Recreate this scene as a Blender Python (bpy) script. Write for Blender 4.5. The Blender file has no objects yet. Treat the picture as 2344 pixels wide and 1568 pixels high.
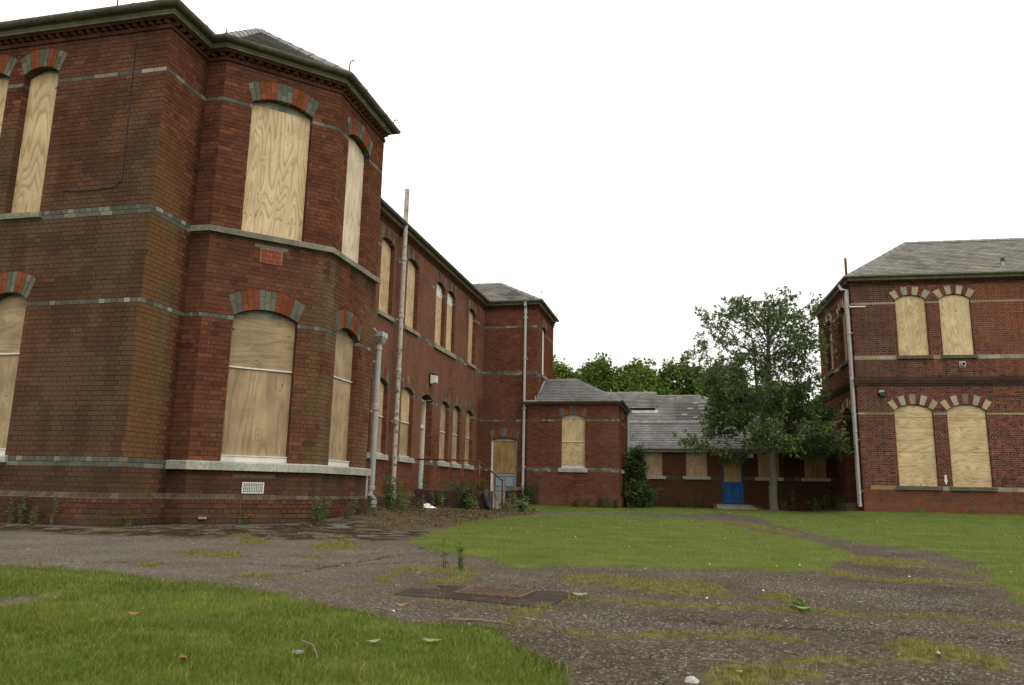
import bpy, math, random, bisect
import numpy as np
from mathutils import Vector, Matrix

# ------------------------------------------------------------------ camera, sky, sun, exposure
S = bpy.context.scene
COL = S.collection
R = math.radians
H = 0.682                      # eye height above the tarmac
F_PX, PITCH, ROLL, YAW = 1767.9, 0.188818, 0.0200139, 0.2294165
fw = np.array([-math.sin(YAW)*math.cos(PITCH), math.cos(YAW)*math.cos(PITCH), math.sin(PITCH)])
rt0 = np.array([math.cos(YAW), math.sin(YAW), 0.0]); up0 = np.cross(rt0, fw)
rt = rt0*math.cos(ROLL)+up0*math.sin(ROLL); up = -rt0*math.sin(ROLL)+up0*math.cos(ROLL)
cam_d = bpy.data.cameras.new('camera'); cam = bpy.data.objects.new('camera', cam_d); COL.objects.link(cam)
M = Matrix(((rt[0], up[0], -fw[0], 0), (rt[1], up[1], -fw[1], 0), (rt[2], up[2], -fw[2], H), (0, 0, 0, 1)))
cam.matrix_world = M
cam_d.sensor_width = 36.0; cam_d.lens = 36.0*F_PX/2344.0
cam_d.clip_start = 0.05; cam_d.clip_end = 2000
cam_d.dof.use_dof = True; cam_d.dof.focus_distance = 15.0; cam_d.dof.aperture_fstop = 5.0
S.camera = cam

def onscreen(p):
    "position in the 2344x1568 picture and depth"
    q = np.array(p, float)-np.array([0, 0, H]); w = q@fw
    if w < .3: return None
    return 1172+F_PX*(q@rt)/w, 784-F_PX*(q@up)/w, w

SUN_EL, SUN_AZ = R(52), R(140)      # azimuth clockwise from +Y : behind the camera, to the right
world = bpy.data.worlds.new('World'); S.world = world; world.use_nodes = True
nt = world.node_tree; nt.nodes.clear()
out = nt.nodes.new('ShaderNodeOutputWorld'); bg = nt.nodes.new('ShaderNodeBackground')
sky = nt.nodes.new('ShaderNodeTexSky'); sky.sky_type = 'NISHITA'; sky.sun_disc = False
sky.sun_elevation = SUN_EL; sky.sun_rotation = SUN_AZ; sky.dust_density = 4.0
tc = nt.nodes.new('ShaderNodeTexCoord'); sep = nt.nodes.new('ShaderNodeSeparateXYZ')
nz = nt.nodes.new('ShaderNodeTexNoise'); nz.inputs['Scale'].default_value = 2.2; nz.inputs['Detail'].default_value = 4
ramp = nt.nodes.new('ShaderNodeValToRGB')
ramp.color_ramp.elements[0].position = .3; ramp.color_ramp.elements[0].color = (.93, .92, .885, 1)
ramp.color_ramp.elements[1].position = .75; ramp.color_ramp.elements[1].color = (1, .985, .94, 1)
hz = nt.nodes.new('ShaderNodeMapRange'); hz.inputs['From Min'].default_value = 0; hz.inputs['From Max'].default_value = 1
hz.inputs['To Min'].default_value = 10.0; hz.inputs['To Max'].default_value = 27.0
mul = nt.nodes.new('ShaderNodeVectorMath'); mul.operation = 'SCALE'
mix = nt.nodes.new('ShaderNodeMixRGB'); mix.inputs['Fac'].default_value = 0.93
L = nt.links.new
L(tc.outputs['Generated'], sep.inputs[0]); L(tc.outputs['Generated'], nz.inputs['Vector'])
L(nz.outputs['Fac'], ramp.inputs['Fac']); L(sep.outputs['Z'], hz.inputs['Value'])
L(ramp.outputs['Color'], mul.inputs[0]); L(hz.outputs['Result'], mul.inputs['Scale'])
L(sky.outputs['Color'], mix.inputs['Color1']); L(mul.outputs[0], mix.inputs['Color2'])
L(mix.outputs['Color'], bg.inputs['Color']); bg.inputs['Strength'].default_value = 0.1
L(bg.outputs[0], out.inputs[0])
sun_d = bpy.data.lights.new('sun', 'SUN'); sun_d.energy = 0.9; sun_d.angle = R(18); sun_d.color = (1, .96, .9)
sun = bpy.data.objects.new('sun', sun_d); COL.objects.link(sun)
sdir = Vector((math.sin(SUN_AZ)*math.cos(SUN_EL), math.cos(SUN_AZ)*math.cos(SUN_EL), math.sin(SUN_EL)))
sun.rotation_euler = sdir.to_track_quat('Z', 'Y').to_euler()
vs = S.view_settings; S.display_settings.display_device = 'sRGB'
vs.view_transform = 'Standard'; vs.look = 'None'; vs.exposure = 0.0; vs.gamma = 1.0; vs.use_curve_mapping = False

rng = random.Random(7)
nrng = np.random.default_rng(11)

# ------------------------------------------------------------------ materials
def new_mat(name):
    m = bpy.data.materials.new(name); m.use_nodes = True
    n = m.node_tree; n.nodes.clear()
    o = n.nodes.new('ShaderNodeOutputMaterial'); b = n.nodes.new('ShaderNodeBsdfPrincipled')
    n.links.new(b.outputs[0], o.inputs[0])
    return m, n, b
def N(n, t, **k):
    x = n.nodes.new(t)
    for a, v in k.items():
        if a in x.inputs.keys(): x.inputs[a].default_value = v
        else: setattr(x, a, v)
    return x
def noise(n, vec, scale, detail=3, rough=.55):
    x = N(n, 'ShaderNodeTexNoise'); x.inputs['Scale'].default_value = scale
    x.inputs['Detail'].default_value = detail; x.inputs['Roughness'].default_value = rough
    if vec is not None: n.links.new(vec, x.inputs['Vector'])
    return x.outputs['Fac']
def rampn(n, fac, stops):
    x = n.nodes.new('ShaderNodeValToRGB'); cr = x.color_ramp
    while len(cr.elements) < len(stops): cr.elements.new(.5)
    for e, (p, c) in zip(cr.elements, stops):
        e.position = p; e.color = (c, c, c, 1) if isinstance(c, (int, float)) else (*c, 1)
    n.links.new(fac, x.inputs['Fac']); return x.outputs['Color']
def mixn(n, fac, a, b, mode='MIX'):
    x = n.nodes.new('ShaderNodeMixRGB'); x.blend_type = mode
    for s, v in (('Fac', fac), ('Color1', a), ('Color2', b)):
        if isinstance(v, (int, float)): x.inputs[s].default_value = v if s == 'Fac' else (v, v, v, 1)
        elif isinstance(v, tuple): x.inputs[s].default_value = (*v, 1)
        else: n.links.new(v, x.inputs[s])
    return x.outputs['Color']
def bump(n, b, h, strength=.4, dist=.01):
    x = n.nodes.new('ShaderNodeBump'); x.inputs['Strength'].default_value = strength; x.inputs['Distance'].default_value = dist
    n.links.new(h, x.inputs['Height']); n.links.new(x.outputs[0], b.inputs['Normal'])
def pos(n): return n.nodes.new('ShaderNodeNewGeometry').outputs['Position']
def attr(n, name):
    x = n.nodes.new('ShaderNodeAttribute'); x.attribute_name = name; return x
def spec(b, v): b.inputs['Specular IOR Level'].default_value = v

def mat_attr(name, rough=.9, sp=.2, amt=.45, scale=40, bmp=.35, dist=.006, lo=None, loamt=.3):
    "surface whose base colour sits in the attribute 'col' of each piece, with fine mottling"
    m, n, b = new_mat(name); P = pos(n); c = attr(n, 'col').outputs['Color']
    f = noise(n, P, scale, 4, .65)
    k = rampn(n, f, [(.25, 1-amt), (.75, 1+amt*.6)])
    c = mixn(n, 1, c, k, 'MULTIPLY')
    if lo:
        g = rampn(n, noise(n, P, lo, 3, .6), [(.35, 1-loamt), (.65, 1.0)])
        c = mixn(n, 1, c, g, 'MULTIPLY')
    n.links.new(c, b.inputs['Base Color']); b.inputs['Roughness'].default_value = rough; spec(b, sp)
    bump(n, b, f, bmp, dist)
    return m
M_BRICK = mat_attr('brick_clay', .95, .0, .35, 60, .25, .003, 1.6, .2)
M_MORTAR = mat_attr('mortar_lime', .97, .0, .5, 60, .5, .006, 2.0, .3)
M_SLATE = mat_attr('roof_slate', .75, .12, .35, 18, .3, .004, 1.1, .3)
M_STONE = mat_attr('sill_stone', .95, .05, .4, 22, .4, .006, 2.6, .3)

def mat_simple(name, col, rough=.6, sp=.3, amt=.25, scale=12, metal=0, dirt=None, dirtscale=3, dlo=.45, dhi=.7, bmp=0):
    m, n, b = new_mat(name); P = pos(n)
    c = mixn(n, 1, col, rampn(n, noise(n, P, scale, 4), [(.3, 1-amt), (.7, 1+amt*.4)]), 'MULTIPLY')
    if dirt is not None:
        f = rampn(n, noise(n, P, dirtscale, 5, .65), [(dlo, 0.0), (dhi, 1.0)])
        c = mixn(n, f, c, dirt)
    n.links.new(c, b.inputs['Base Color']); b.inputs['Roughness'].default_value = rough; spec(b, sp)
    b.inputs['Metallic'].default_value = metal
    if bmp: bump(n, b, noise(n, P, scale*2, 4), bmp, .01)
    return m
M_FASCIA = mat_simple('fascia_painted', (.27, .255, .20), .6, .3, .3, 6, dirt=(.17, .165, .115), dirtscale=2.5)
M_GUTTER = mat_simple('gutter_iron', (.16, .145, .115), .6, .2, .4, 9, dirt=(.085, .075, .055), dirtscale=5)
M_GUTTER_R = mat_simple('gutter_grey', (.19, .185, .155), .5, .35, .3, 9, dirt=(.09, .09, .07), dirtscale=4)
M_PIPE = mat_simple('pipe_grey_paint', (.36, .35, .34), .45, .4, .15, 5, dirt=(.22, .20, .17), dirtscale=6, dlo=.55, dhi=.8)
M_PIPE_OLD = mat_simple('pipe_flaking_paint', (.42, .38, .31), .6, .3, .25, 8, dirt=(.10, .055, .035), dirtscale=9, dlo=.55, dhi=.64)
M_WHITE = mat_simple('white_paint', (.62, .60, .54), .5, .35, .12, 7, dirt=(.34, .32, .27), dirtscale=4, dlo=.55, dhi=.8)
M_GREYFRAME = mat_simple('grey_weathered_paint', (.34, .34, .30), .7, .2, .25, 9, dirt=(.14, .13, .10), dirtscale=5)
M_DOORBLUE = mat_simple('pale_blue_paint', (.21, .28, .31), .7, .1, .2, 8, dirt=(.33, .33, .27), dirtscale=5, dlo=.55, dhi=.8)
M_BLUE = mat_simple('royal_blue_paint', (.018, .080, .235), .6, .15, .12, 5, dirt=(.02, .04, .10), dirtscale=4, dlo=.6, dhi=.8)
M_DARK = mat_simple('dark_matte', (.012, .011, .01), .9, .1)
M_RUST = mat_simple('rusty_iron', (.13, .045, .024), .85, .1, .5, 22, dirt=(.26, .11, .055), dirtscale=12, dlo=.5, dhi=.7, bmp=.3)
M_LEAD = mat_simple('lead_flashing', (.32, .31, .29), .45, .4, .25, 6, dirt=(.2, .2, .19), dirtscale=5)
M_RIDGE = mat_simple('ridge_tile_clay', (.11, .108, .105), .6, .3, .35, 8, dirt=(.17, .165, .145), dirtscale=4)
M_BARK = mat_simple('tree_bark', (.13, .118, .095), .95, .1, .4, 14, dirt=(.07, .075, .045), dirtscale=2.5, bmp=.6)
M_TWIG = mat_simple('twig_bark', (.06, .05, .035), .95, .1, .3, 10)
M_BLACKPLASTIC = mat_simple('black_plastic', (.012, .013, .013), .35, .5, .1)
M_RUBBER = mat_simple('old_rubber', (.02, .021, .022), .8, .25, .3, 14, dirt=(.06, .06, .055), dirtscale=8)
M_PALE = mat_simple('pale_print', (.55, .56, .52), .5, .3, .1)
M_CONC = mat_simple('worn_concrete', (.30, .275, .235), .95, .15, .35, 16, dirt=(.14, .13, .09), dirtscale=3.0, bmp=.5)
M_TARPATCH = mat_simple('smooth_dark_asphalt', (.040, .032, .025), .95, .02, .3, 60, dirt=(.06, .055, .04), dirtscale=5, bmp=.25)
M_IRON = mat_simple('rusted_cast_iron', (.115, .075, .052), .85, .08, .4, 30, dirt=(.06, .045, .035), dirtscale=14, bmp=.4)
M_GLASS = mat_simple('frosted_lamp_glass', (.62, .60, .52), .25, .5, .15, 14)
M_PLASTICBAG = mat_simple('white_plastic_film', (.75, .76, .78), .4, .4, .1)
M_DEADLEAF = mat_simple('dead_leaf', (.22, .12, .055), .85, .15, .5, 30)
M_STICK = mat_simple('dry_stick', (.16, .12, .08), .9, .1, .4, 20)
M_FLINT = mat_simple('pale_flint', (.42, .40, .36), .7, .3, .4, 18)

def mat_ply(name, light, dark, knot, lines=9.0, knotty=.5, weather=0.0):
    m, n, b = new_mat(name)
    uv = n.nodes.new('ShaderNodeUVMap'); oi = n.nodes.new('ShaderNodeObjectInfo')
    add = n.nodes.new('ShaderNodeVectorMath'); add.operation = 'ADD'
    sc = n.nodes.new('ShaderNodeVectorMath'); sc.operation = 'SCALE'; sc.inputs[0].default_value = (37.0, 61.0, 13.0)
    n.links.new(oi.outputs['Random'], sc.inputs['Scale']); n.links.new(uv.outputs[0], add.inputs[0]); n.links.new(sc.outputs[0], add.inputs[1])
    mp = n.nodes.new('ShaderNodeMapping'); mp.inputs['Scale'].default_value = (2.9, .40, 1); n.links.new(add.outputs[0], mp.inputs[0])
    # cathedral figure: contour lines of a stretched noise, pulled around knots
    base = N(n, 'ShaderNodeTexNoise'); base.inputs['Scale'].default_value = 1.0; base.inputs['Detail'].default_value = 1.5
    base.inputs['Roughness'].default_value = .4; base.inputs['Distortion'].default_value = .3
    n.links.new(mp.outputs[0], base.inputs['Vector'])
    vor = n.nodes.new('ShaderNodeTexVoronoi'); vor.inputs['Scale'].default_value = 3.2
    mpk = n.nodes.new('ShaderNodeMapping'); mpk.inputs['Scale'].default_value = (1.3, .8, 1); n.links.new(add.outputs[0], mpk.inputs[0])
    n.links.new(mpk.outputs[0], vor.inputs['Vector'])
    # only some cells carry a knot
    selr = n.nodes.new('ShaderNodeMath'); selr.operation = 'LESS_THAN'; selr.inputs[1].default_value = knotty
    sepc = n.nodes.new('ShaderNodeSeparateColor'); n.links.new(vor.outputs['Color'], sepc.inputs[0]); n.links.new(sepc.outputs[0], selr.inputs[0])
    kd = rampn(n, vor.outputs['Distance'], [(0.0, 1.0), (.35, 0.0)])
    kk = n.nodes.new('ShaderNodeMath'); kk.operation = 'MULTIPLY'; n.links.new(kd, kk.inputs[0]); n.links.new(selr.outputs[0], kk.inputs[1])
    s1 = n.nodes.new('ShaderNodeMath'); s1.operation = 'MULTIPLY_ADD'; s1.inputs[1].default_value = .16
    n.links.new(kk.outputs[0], s1.inputs[0]); n.links.new(base.outputs['Fac'], s1.inputs[2])
    s2 = n.nodes.new('ShaderNodeMath'); s2.operation = 'MULTIPLY'; s2.inputs[1].default_value = lines*2.2; n.links.new(s1.outputs[0], s2.inputs[0])
    fr = n.nodes.new('ShaderNodeMath'); fr.operation = 'FRACT'; n.links.new(s2.outputs[0], fr.inputs[0])
    fig = rampn(n, fr.outputs[0], [(0.0, 0.0), (.5, .22), (.82, 1.0), (1.0, 0.0)])
    fine = N(n, 'ShaderNodeTexNoise'); fine.inputs['Scale'].default_value = 1; fine.inputs['Detail'].default_value = 4
    mf = n.nodes.new('ShaderNodeMapping'); mf.inputs['Scale'].default_value = (90, 5, 1); n.links.new(add.outputs[0], mf.inputs[0]); n.links.new(mf.outputs[0], fine.inputs['Vector'])
    c = mixn(n, fig, light, dark)
    c = mixn(n, .25, c, rampn(n, fine.outputs['Fac'], [(.3, .55), (.7, 1.3)]), 'MULTIPLY')
    kn = rampn(n, vor.outputs['Distance'], [(.055, 1.0), (.10, 0.0)])
    k2 = n.nodes.new('ShaderNodeMath'); k2.operation = 'MULTIPLY'; n.links.new(kn, k2.inputs[0]); n.links.new(selr.outputs[0], k2.inputs[1])
    c = mixn(n, k2.outputs[0], c, knot)
    v2 = n.nodes.new('ShaderNodeTexVoronoi'); v2.inputs['Scale'].default_value = 1.0; v2.inputs['Randomness'].default_value = .45
    m2 = n.nodes.new('ShaderNodeMapping'); m2.inputs['Scale'].default_value = (9.5, 5.0, 1); n.links.new(add.outputs[0], m2.inputs[0]); n.links.new(m2.outputs[0], v2.inputs['Vector'])
    v3 = n.nodes.new('ShaderNodeTexNoise'); v3.inputs['Scale'].default_value = 1.0; m3 = n.nodes.new('ShaderNodeMapping'); m3.inputs['Scale'].default_value = (.5, 2.6, 1); n.links.new(add.outputs[0], m3.inputs[0]); n.links.new(m3.outputs[0], v3.inputs['Vector'])
    kq = mixn(n, 1, rampn(n, v2.outputs['Distance'], [(.08, 1.0), (.15, 0.0)]), rampn(n, v3.outputs['Fac'], [(.56, 0.0), (.60, .9)]), 'MULTIPLY')
    c = mixn(n, kq, c, knot)
    st = N(n, 'ShaderNodeTexNoise'); st.inputs['Scale'].default_value = 1.0; st.inputs['Detail'].default_value = 3
    m4 = n.nodes.new('ShaderNodeMapping'); m4.inputs['Scale'].default_value = (9, .8, 1); n.links.new(add.outputs[0], m4.inputs[0]); n.links.new(m4.outputs[0], st.inputs['Vector'])
    c = mixn(n, .35+.4*weather, c, rampn(n, st.outputs['Fac'], [(.35, .72), (.6, 1.05)]), 'MULTIPLY')
    big = N(n, 'ShaderNodeTexNoise'); big.inputs['Scale'].default_value = 2.2; big.inputs['Detail'].default_value = 4; n.links.new(add.outputs[0], big.inputs['Vector'])
    c = mixn(n, 1, c, rampn(n, big.outputs['Fac'], [(.3, .78-.25*weather), (.7, 1.05)]), 'MULTIPLY')
    n.links.new(c, b.inputs['Base Color']); b.inputs['Roughness'].default_value = .75; spec(b, .25)
    return m
PLY_LIGHT = mat_ply('plywood_pale', (.66, .52, .32), (.47, .315, .15), (.20, .09, .035), 10, .40)
PLY_WHITE = mat_ply('plywood_whitish', (.70, .60, .44), (.55, .42, .27), (.24, .13, .06), 6, .3)
PLY_TAN = mat_ply('plywood_tan', (.40, .29, .165), (.31, .21, .115), (.12, .055, .025), 5, .6, .5)
PLY_BROWN = mat_ply('plywood_brown', (.36, .22, .09), (.28, .16, .06), (.05, .025, .015), 6, .6, .6)
PLY_FAIR = mat_ply('plywood_fair', (.58, .44, .26), (.40, .26, .12), (.17, .085, .04), 8, .42, .1)

def mat_leaf(name, rough=.5, trans=.25, sp=.35):
    m, n, b = new_mat(name); c = attr(n, 'col').outputs['Color']
    c = mixn(n, 1, c, rampn(n, noise(n, pos(n), 9, 2), [(.3, .8), (.7, 1.15)]), 'MULTIPLY')
    n.links.new(c, b.inputs['Base Color']); b.inputs['Roughness'].default_value = rough; spec(b, sp)
    t = n.nodes.new('ShaderNodeBsdfTranslucent'); n.links.new(mixn(n, 1, c, (1.25, 1.35, .6), 'MULTIPLY'), t.inputs['Color'])
    mx = n.nodes.new('ShaderNodeMixShader'); mx.inputs[0].default_value = trans
    o = [x for x in n.nodes if x.type == 'OUTPUT_MATERIAL'][0]
    n.links.new(b.outputs[0], mx.inputs[1]); n.links.new(t.outputs[0], mx.inputs[2]); n.links.new(mx.outputs[0], o.inputs[0])
    return m
M_LEAF = mat_leaf('leaf_green', .6, .25, .12); M_GLOSSLEAF = mat_leaf('glossy_leaf', .45, .2, .2); M_GRASS = mat_leaf('grass_blade', .8, .3, .04)

# ------------------------------------------------------------------ mesh helpers
def mesh_np(name, V, Fc, cols=None, mats=(), uvs=None, smooth=False):
    "V (n,3); Fc (m,k) array of equal faces, or list of lists"
    me = bpy.data.meshes.new(name)
    V = np.asarray(V, dtype=np.float32)
    if isinstance(Fc, np.ndarray):
        m, k = Fc.shape
        me.vertices.add(len(V)); me.vertices.foreach_set('co', V.ravel())
        me.loops.add(m*k); me.loops.foreach_set('vertex_index', Fc.astype(np.int32).ravel())
        me.polygons.add(m); me.polygons.foreach_set('loop_start', np.arange(0, m*k, k, dtype=np.int32))
        me.update(calc_edges=True)
    else:
        me.from_pydata(V.tolist(), [], Fc)
    if cols is not None:
        a = me.attributes.new('col', 'FLOAT_COLOR', 'FACE')
        c = np.ones((len(me.polygons), 4), dtype=np.float32); c[:, :3] = cols; a.data.foreach_set('color', c.ravel())
    if uvs is not None:
        u = me.uv_layers.new(name='UVMap'); u.data.foreach_set('uv', np.asarray(uvs, dtype=np.float32).ravel())
    for m_ in mats: me.materials.append(m_)
    me.polygons.foreach_set('use_smooth', np.full(len(me.polygons), bool(smooth)))
    me.update()
    return me
def props(o, label=None, cat=None, group=None, kind=None):
    for k, v in (('label', label), ('category', cat), ('group', group), ('kind', kind)):
        if v: o[k] = v
    return o
def rootof(o):
    while o.parent: o = o.parent
    return o
def link(name, me, parent=None, **k):
    o = bpy.data.objects.new(name, me); COL.objects.link(o)
    if parent is not None:
        o.parent = parent
        if parent.parent is None and parent.type == 'EMPTY' and not parent.get('_local'): o.location = -parent.location
    return props(o, **k)
def thing(name, loc, local=False, **k):
    o = bpy.data.objects.new(name, None); COL.objects.link(o); o.location = loc; o.empty_display_size = .3
    if local: o['_local'] = 1
    return props(o, **k)

class MB:
    def __init__(s): s.v = []; s.f = []; s.c = []
    def add(s, vs, fs, col=None):
        o = len(s.v); s.v.extend([tuple(map(float, p)) for p in vs]); s.f.extend([[i+o for i in f] for f in fs])
        if col is not None: s.c.extend([col]*len(fs))
    def box(s, x0, x1, y0, y1, z0, z1, col=None):
        s.add([(x0, y0, z0), (x1, y0, z0), (x1, y1, z0), (x0, y1, z0), (x0, y0, z1), (x1, y0, z1), (x1, y1, z1), (x0, y1, z1)],
              [(0, 3, 2, 1), (4, 5, 6, 7), (0, 1, 5, 4), (1, 2, 6, 5), (2, 3, 7, 6), (3, 0, 4, 7)], col)
    def obox(s, c, ax, ay, az, col=None):
        c, ax, ay, az = map(np.asarray, (c, ax, ay, az)); p = []
        for k in (-1, 1):
            for a, b in ((-1, -1), (1, -1), (1, 1), (-1, 1)): p.append(c+a*ax+b*ay+k*az)
        s.add(p, [(0, 3, 2, 1), (4, 5, 6, 7), (0, 1, 5, 4), (1, 2, 6, 5), (2, 3, 7, 6), (3, 0, 4, 7)], col)
    def tube(s, pts, r, seg=8, cap=True, col=None):
        pts = [np.array(p, float) for p in pts]; n = len(pts); rs = r if isinstance(r, (list, tuple)) else [r]*n
        rings = []; ref = None
        for i, p in enumerate(pts):
            t = pts[min(i+1, n-1)]-pts[max(i-1, 0)]; t /= (np.linalg.norm(t)+1e-9)
            if ref is None: ref = np.array([1, 0, 0]) if abs(t[0]) < .8 else np.array([0, 1, 0])
            a = np.cross(t, ref); a /= (np.linalg.norm(a)+1e-9); b = np.cross(t, a); ref = np.cross(a, t)
            rings.append([p+rs[i]*(math.cos(2*math.pi*k/seg)*a+math.sin(2*math.pi*k/seg)*b) for k in range(seg)])
        fs = []
        for i in range(n-1):
            for k in range(seg): fs.append((i*seg+k, i*seg+(k+1) % seg, (i+1)*seg+(k+1) % seg, (i+1)*seg+k))
        if cap: fs += [tuple(range(seg))[::-1], tuple(range((n-1)*seg, n*seg))]
        s.add([q for r_ in rings for q in r_], fs, col)
    def obj(s, name, mat, parent=None, smooth=False, **k):
        me = mesh_np(name, s.v, s.f, s.c if s.c else None, [mat] if not isinstance(mat, (list, tuple)) else mat, smooth=smooth)
        return link(name, me, parent, **k)

def vnoise(x, y, s=0):
    "cheap value noise 0..1"
    xi, yi = math.floor(x), math.floor(y); fx, fy = x-xi, y-yi
    fx = fx*fx*(3-2*fx); fy = fy*fy*(3-2*fy)
    def h(a, b):
        n = (a*374761393+b*668265263+s*1442695041) & 0xffffffff; n = ((n ^ (n >> 13))*1274126177) & 0xffffffff
        return ((n ^ (n >> 16)) & 0xffff)/65535
    return (h(xi, yi)*(1-fx)+h(xi+1, yi)*fx)*(1-fy)+(h(xi, yi+1)*(1-fx)+h(xi+1, yi+1)*fx)*fy
def lerp(a, b, t): return tuple(a[i]*(1-t)+b[i]*t for i in range(3))
def sstep(a, b, x):
    t = min(1, max(0, (x-a)/(b-a))); return t*t*(3-2*t)

# ------------------------------------------------------------------ brick wall builder
CZ = 0.075
class Wall:
    """vertical wall plane: u runs along d, outward normal n = (d.y, -d.x)"""
    def __init__(s, p0, p1, off=0.0):
        s.p0 = np.array(p0, float); s.p1 = np.array(p1, float); s.L = float(np.linalg.norm(s.p1-s.p0))
        s.d = (s.p1-s.p0)/s.L; s.n = np.array([s.d[1], -s.d[0]]); s.p0 = s.p0+s.n*off
    def P(s, u, z, o=0.0):
        q = s.p0+s.d*u+s.n*o; return (q[0], q[1], z)
class Opening:
    def __init__(s, u0, u1, z0, spring, rise=0.0, fan=0.0, lean=1.0):
        s.lean = lean; s.u0, s.u1, s.z0, s.spring, s.rise, s.fan = u0, u1, z0, spring, rise, fan
        s.uc = (u0+u1)/2; s.a = (u1-u0)/2
        if rise > 0:
            s.R = (s.a*s.a+rise*rise)/(2*rise); s.zc = spring+rise-s.R; s.th = math.asin(min(1, s.a/s.R))
            s.zo = spring+fan*math.cos(lean*s.th); aw = s.a+fan*math.sin(lean*s.th); r2 = spring+rise+fan-s.zo
            s.R2 = (aw*aw+r2*r2)/(2*r2); s.zc2 = spring+rise+fan-s.R2
    def half(s, z, outer):
        if z < s.z0-1e-6: return 0
        if z < s.spring: return s.a
        if s.rise <= 0: return 0
        if not outer:
            q = s.R**2-(z-s.zc)**2; return math.sqrt(q) if q > 0 and z < s.zc+s.R else 0
        if z < s.zo: return s.a+(z-s.spring)*math.tan(s.lean*s.th)
        q = s.R2**2-(z-s.zc2)**2; return math.sqrt(q) if q > 0 else 0
    def arc(s, r, th): return s.uc+s.R*math.sin(th)+r*math.sin(th*s.lean), s.zc+s.R*math.cos(th)+r*math.cos(th*s.lean)

class Bricks:
    def __init__(s): s.V = []; s.C = []; s.MV = []; s.MC = []; s.X = []; s.XC = []
    def box(s, w, bl, br, tl, tr, z0, z1, o1, col, o0=-.03):
        P = w.P
        s.V.append([P(bl, z0, o1), P(br, z0, o1), P(tr, z1, o1), P(tl, z1, o1), P(bl, z0, o0), P(br, z0, o0), P(tr, z1, o0), P(tl, z1, o0)])
        s.C.append(col)
    def quad(s, w, bl, br, tl, tr, z0, z1, col):
        P = w.P; s.MV.append([P(bl, z0), P(br, z0), P(tr, z1), P(tl, z1)]); s.MC.append(col)
BF = np.array([[0, 1, 2, 3], [0, 4, 5, 1], [3, 2, 6, 7], [0, 3, 7, 4], [1, 5, 6, 2]])

def intervals(L, ops, z0, z1, outer):
    b = []
    for o in sorted(ops, key=lambda o: o.uc):
        a0, a1 = o.half(z0+1e-4, outer), o.half(z1-1e-4, outer)
        if a0 <= 0 and a1 <= 0: continue
        if a0 <= 0 < a1: a0 = a1
        b.append((o.uc-a0, o.uc-a1, o.uc+a0, o.uc+a1))
    res = []; cur = (0.0, 0.0)
    for l0, l1, r0, r1 in b:
        res.append((cur[0], cur[1], l0, l1)); cur = (r0, r1)
    res.append((cur[0], cur[1], L, L))
    return res
def lay(B, w, z0, z1, ops, colf, mcol, joint=.007, ext=(.004, .004), proud=.006, phase=0, jit=.0016, zbase=None, stone=None):
    """courses of English bond with real bricks; colf(u,z,k,w)->colour ; stone(k)->(colour, length) for bands of long stones"""
    k0, k1 = int(round(z0/CZ)), int(round(z1/CZ))
    for k in range(k0, k1):
        a, b = k*CZ, (k+1)*CZ
        for (l0, l1, r0, r1) in intervals(w.L, ops, a, b, False):
            if r0-l0 > .002 or r1-l1 > .002:
                B.quad(w, l0, max(l0, r0), l1, max(l1, r1), a, b, mcol(w, (l0+r0)/2, a) if callable(mcol) else mcol)
        st = stone(k) if stone else None
        for (l0, l1, r0, r1) in intervals(w.L, ops, a, b, True):
            if l0 == 0 and l1 == 0: l0 = l1 = -ext[0]
            if r0 == w.L: r0 = r1 = w.L+ext[1]
            if max(r0-l0, r1-l1) < .012: continue
            lo, hi = min(l0, l1), max(r0, r1)
            if st: js = [(j-((phase+k*.37) % 1))*st[1] for j in range(0, int(w.L/st[1])+3)]
            elif k % 2 == 0: js = [j*.225 for j in range(0, int(w.L/.225)+2)]
            else: js = [.1125]+[.16875+j*.1125 for j in range(0, int(w.L/.1125)+2)]
            i0 = bisect.bisect_right(js, lo+.035); i1 = bisect.bisect_left(js, hi-.035)
            xs = [lo]+js[i0:i1]+[hi]
            g = joint/2
            for i in range(len(xs)-1):
                s = xs[i]+(g if i else 0); e = xs[i+1]-(g if i < len(xs)-2 else 0)
                bl, br, tl, tr = max(s, l0), min(e, r0), max(s, l1), min(e, r1)
                if br < bl: br = bl = (br+bl)/2
                if tr < tl: tr = tl = (tr+tl)/2
                if (br-bl)+(tr-tl) < .02: continue
                jj = rng.uniform(-jit, jit)
                um = (s+e)/2
                c = st[0] if st else None
                c = colf(w, um, (a+b)/2, k, c)
                if c is None: continue
                B.box(w, bl, br, tl, tr, a+g*.7+rng.uniform(0, jit), b-g*.7-rng.uniform(0, jit), proud+jj+rng.uniform(-jit, jit), c)
def reveal(B, w, o, depth, colf, mcol, joint=.009, z1=None):
    for side in (0, 1):
        if side == 0: A, Bp = w.P(o.u0, 0), w.P(o.u0, 0, -depth)
        else: A, Bp = w.P(o.u1, 0, -depth), w.P(o.u1, 0)
        r = Wall(A[:2], Bp[:2])
        k0, k1 = int(round(o.z0/CZ)), int(math.ceil((o.spring+ (o.rise*.0))/CZ))
        for k in range(k0, k1):
            a, b = k*CZ, min((k+1)*CZ, o.spring)
            B.quad(r, 0, r.L, 0, r.L, a, b, mcol(w, o.uc, a) if callable(mcol) else mcol)
            cuts = [0, r.L] if (k % 2 == 0 or depth < .16) else [0, .11, r.L]
            for i in range(len(cuts)-1):
                s = cuts[i]+(joint/2 if i else -.0035*(side == 0)); e = cuts[i+1]-(joint/2 if i < len(cuts)-2 else -.0035*(side == 1))
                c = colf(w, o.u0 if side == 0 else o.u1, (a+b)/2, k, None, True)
                B.box(r, s, e, s, e, a+.004, b-.004, .004+rng.uniform(-.001, .001), c)

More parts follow.
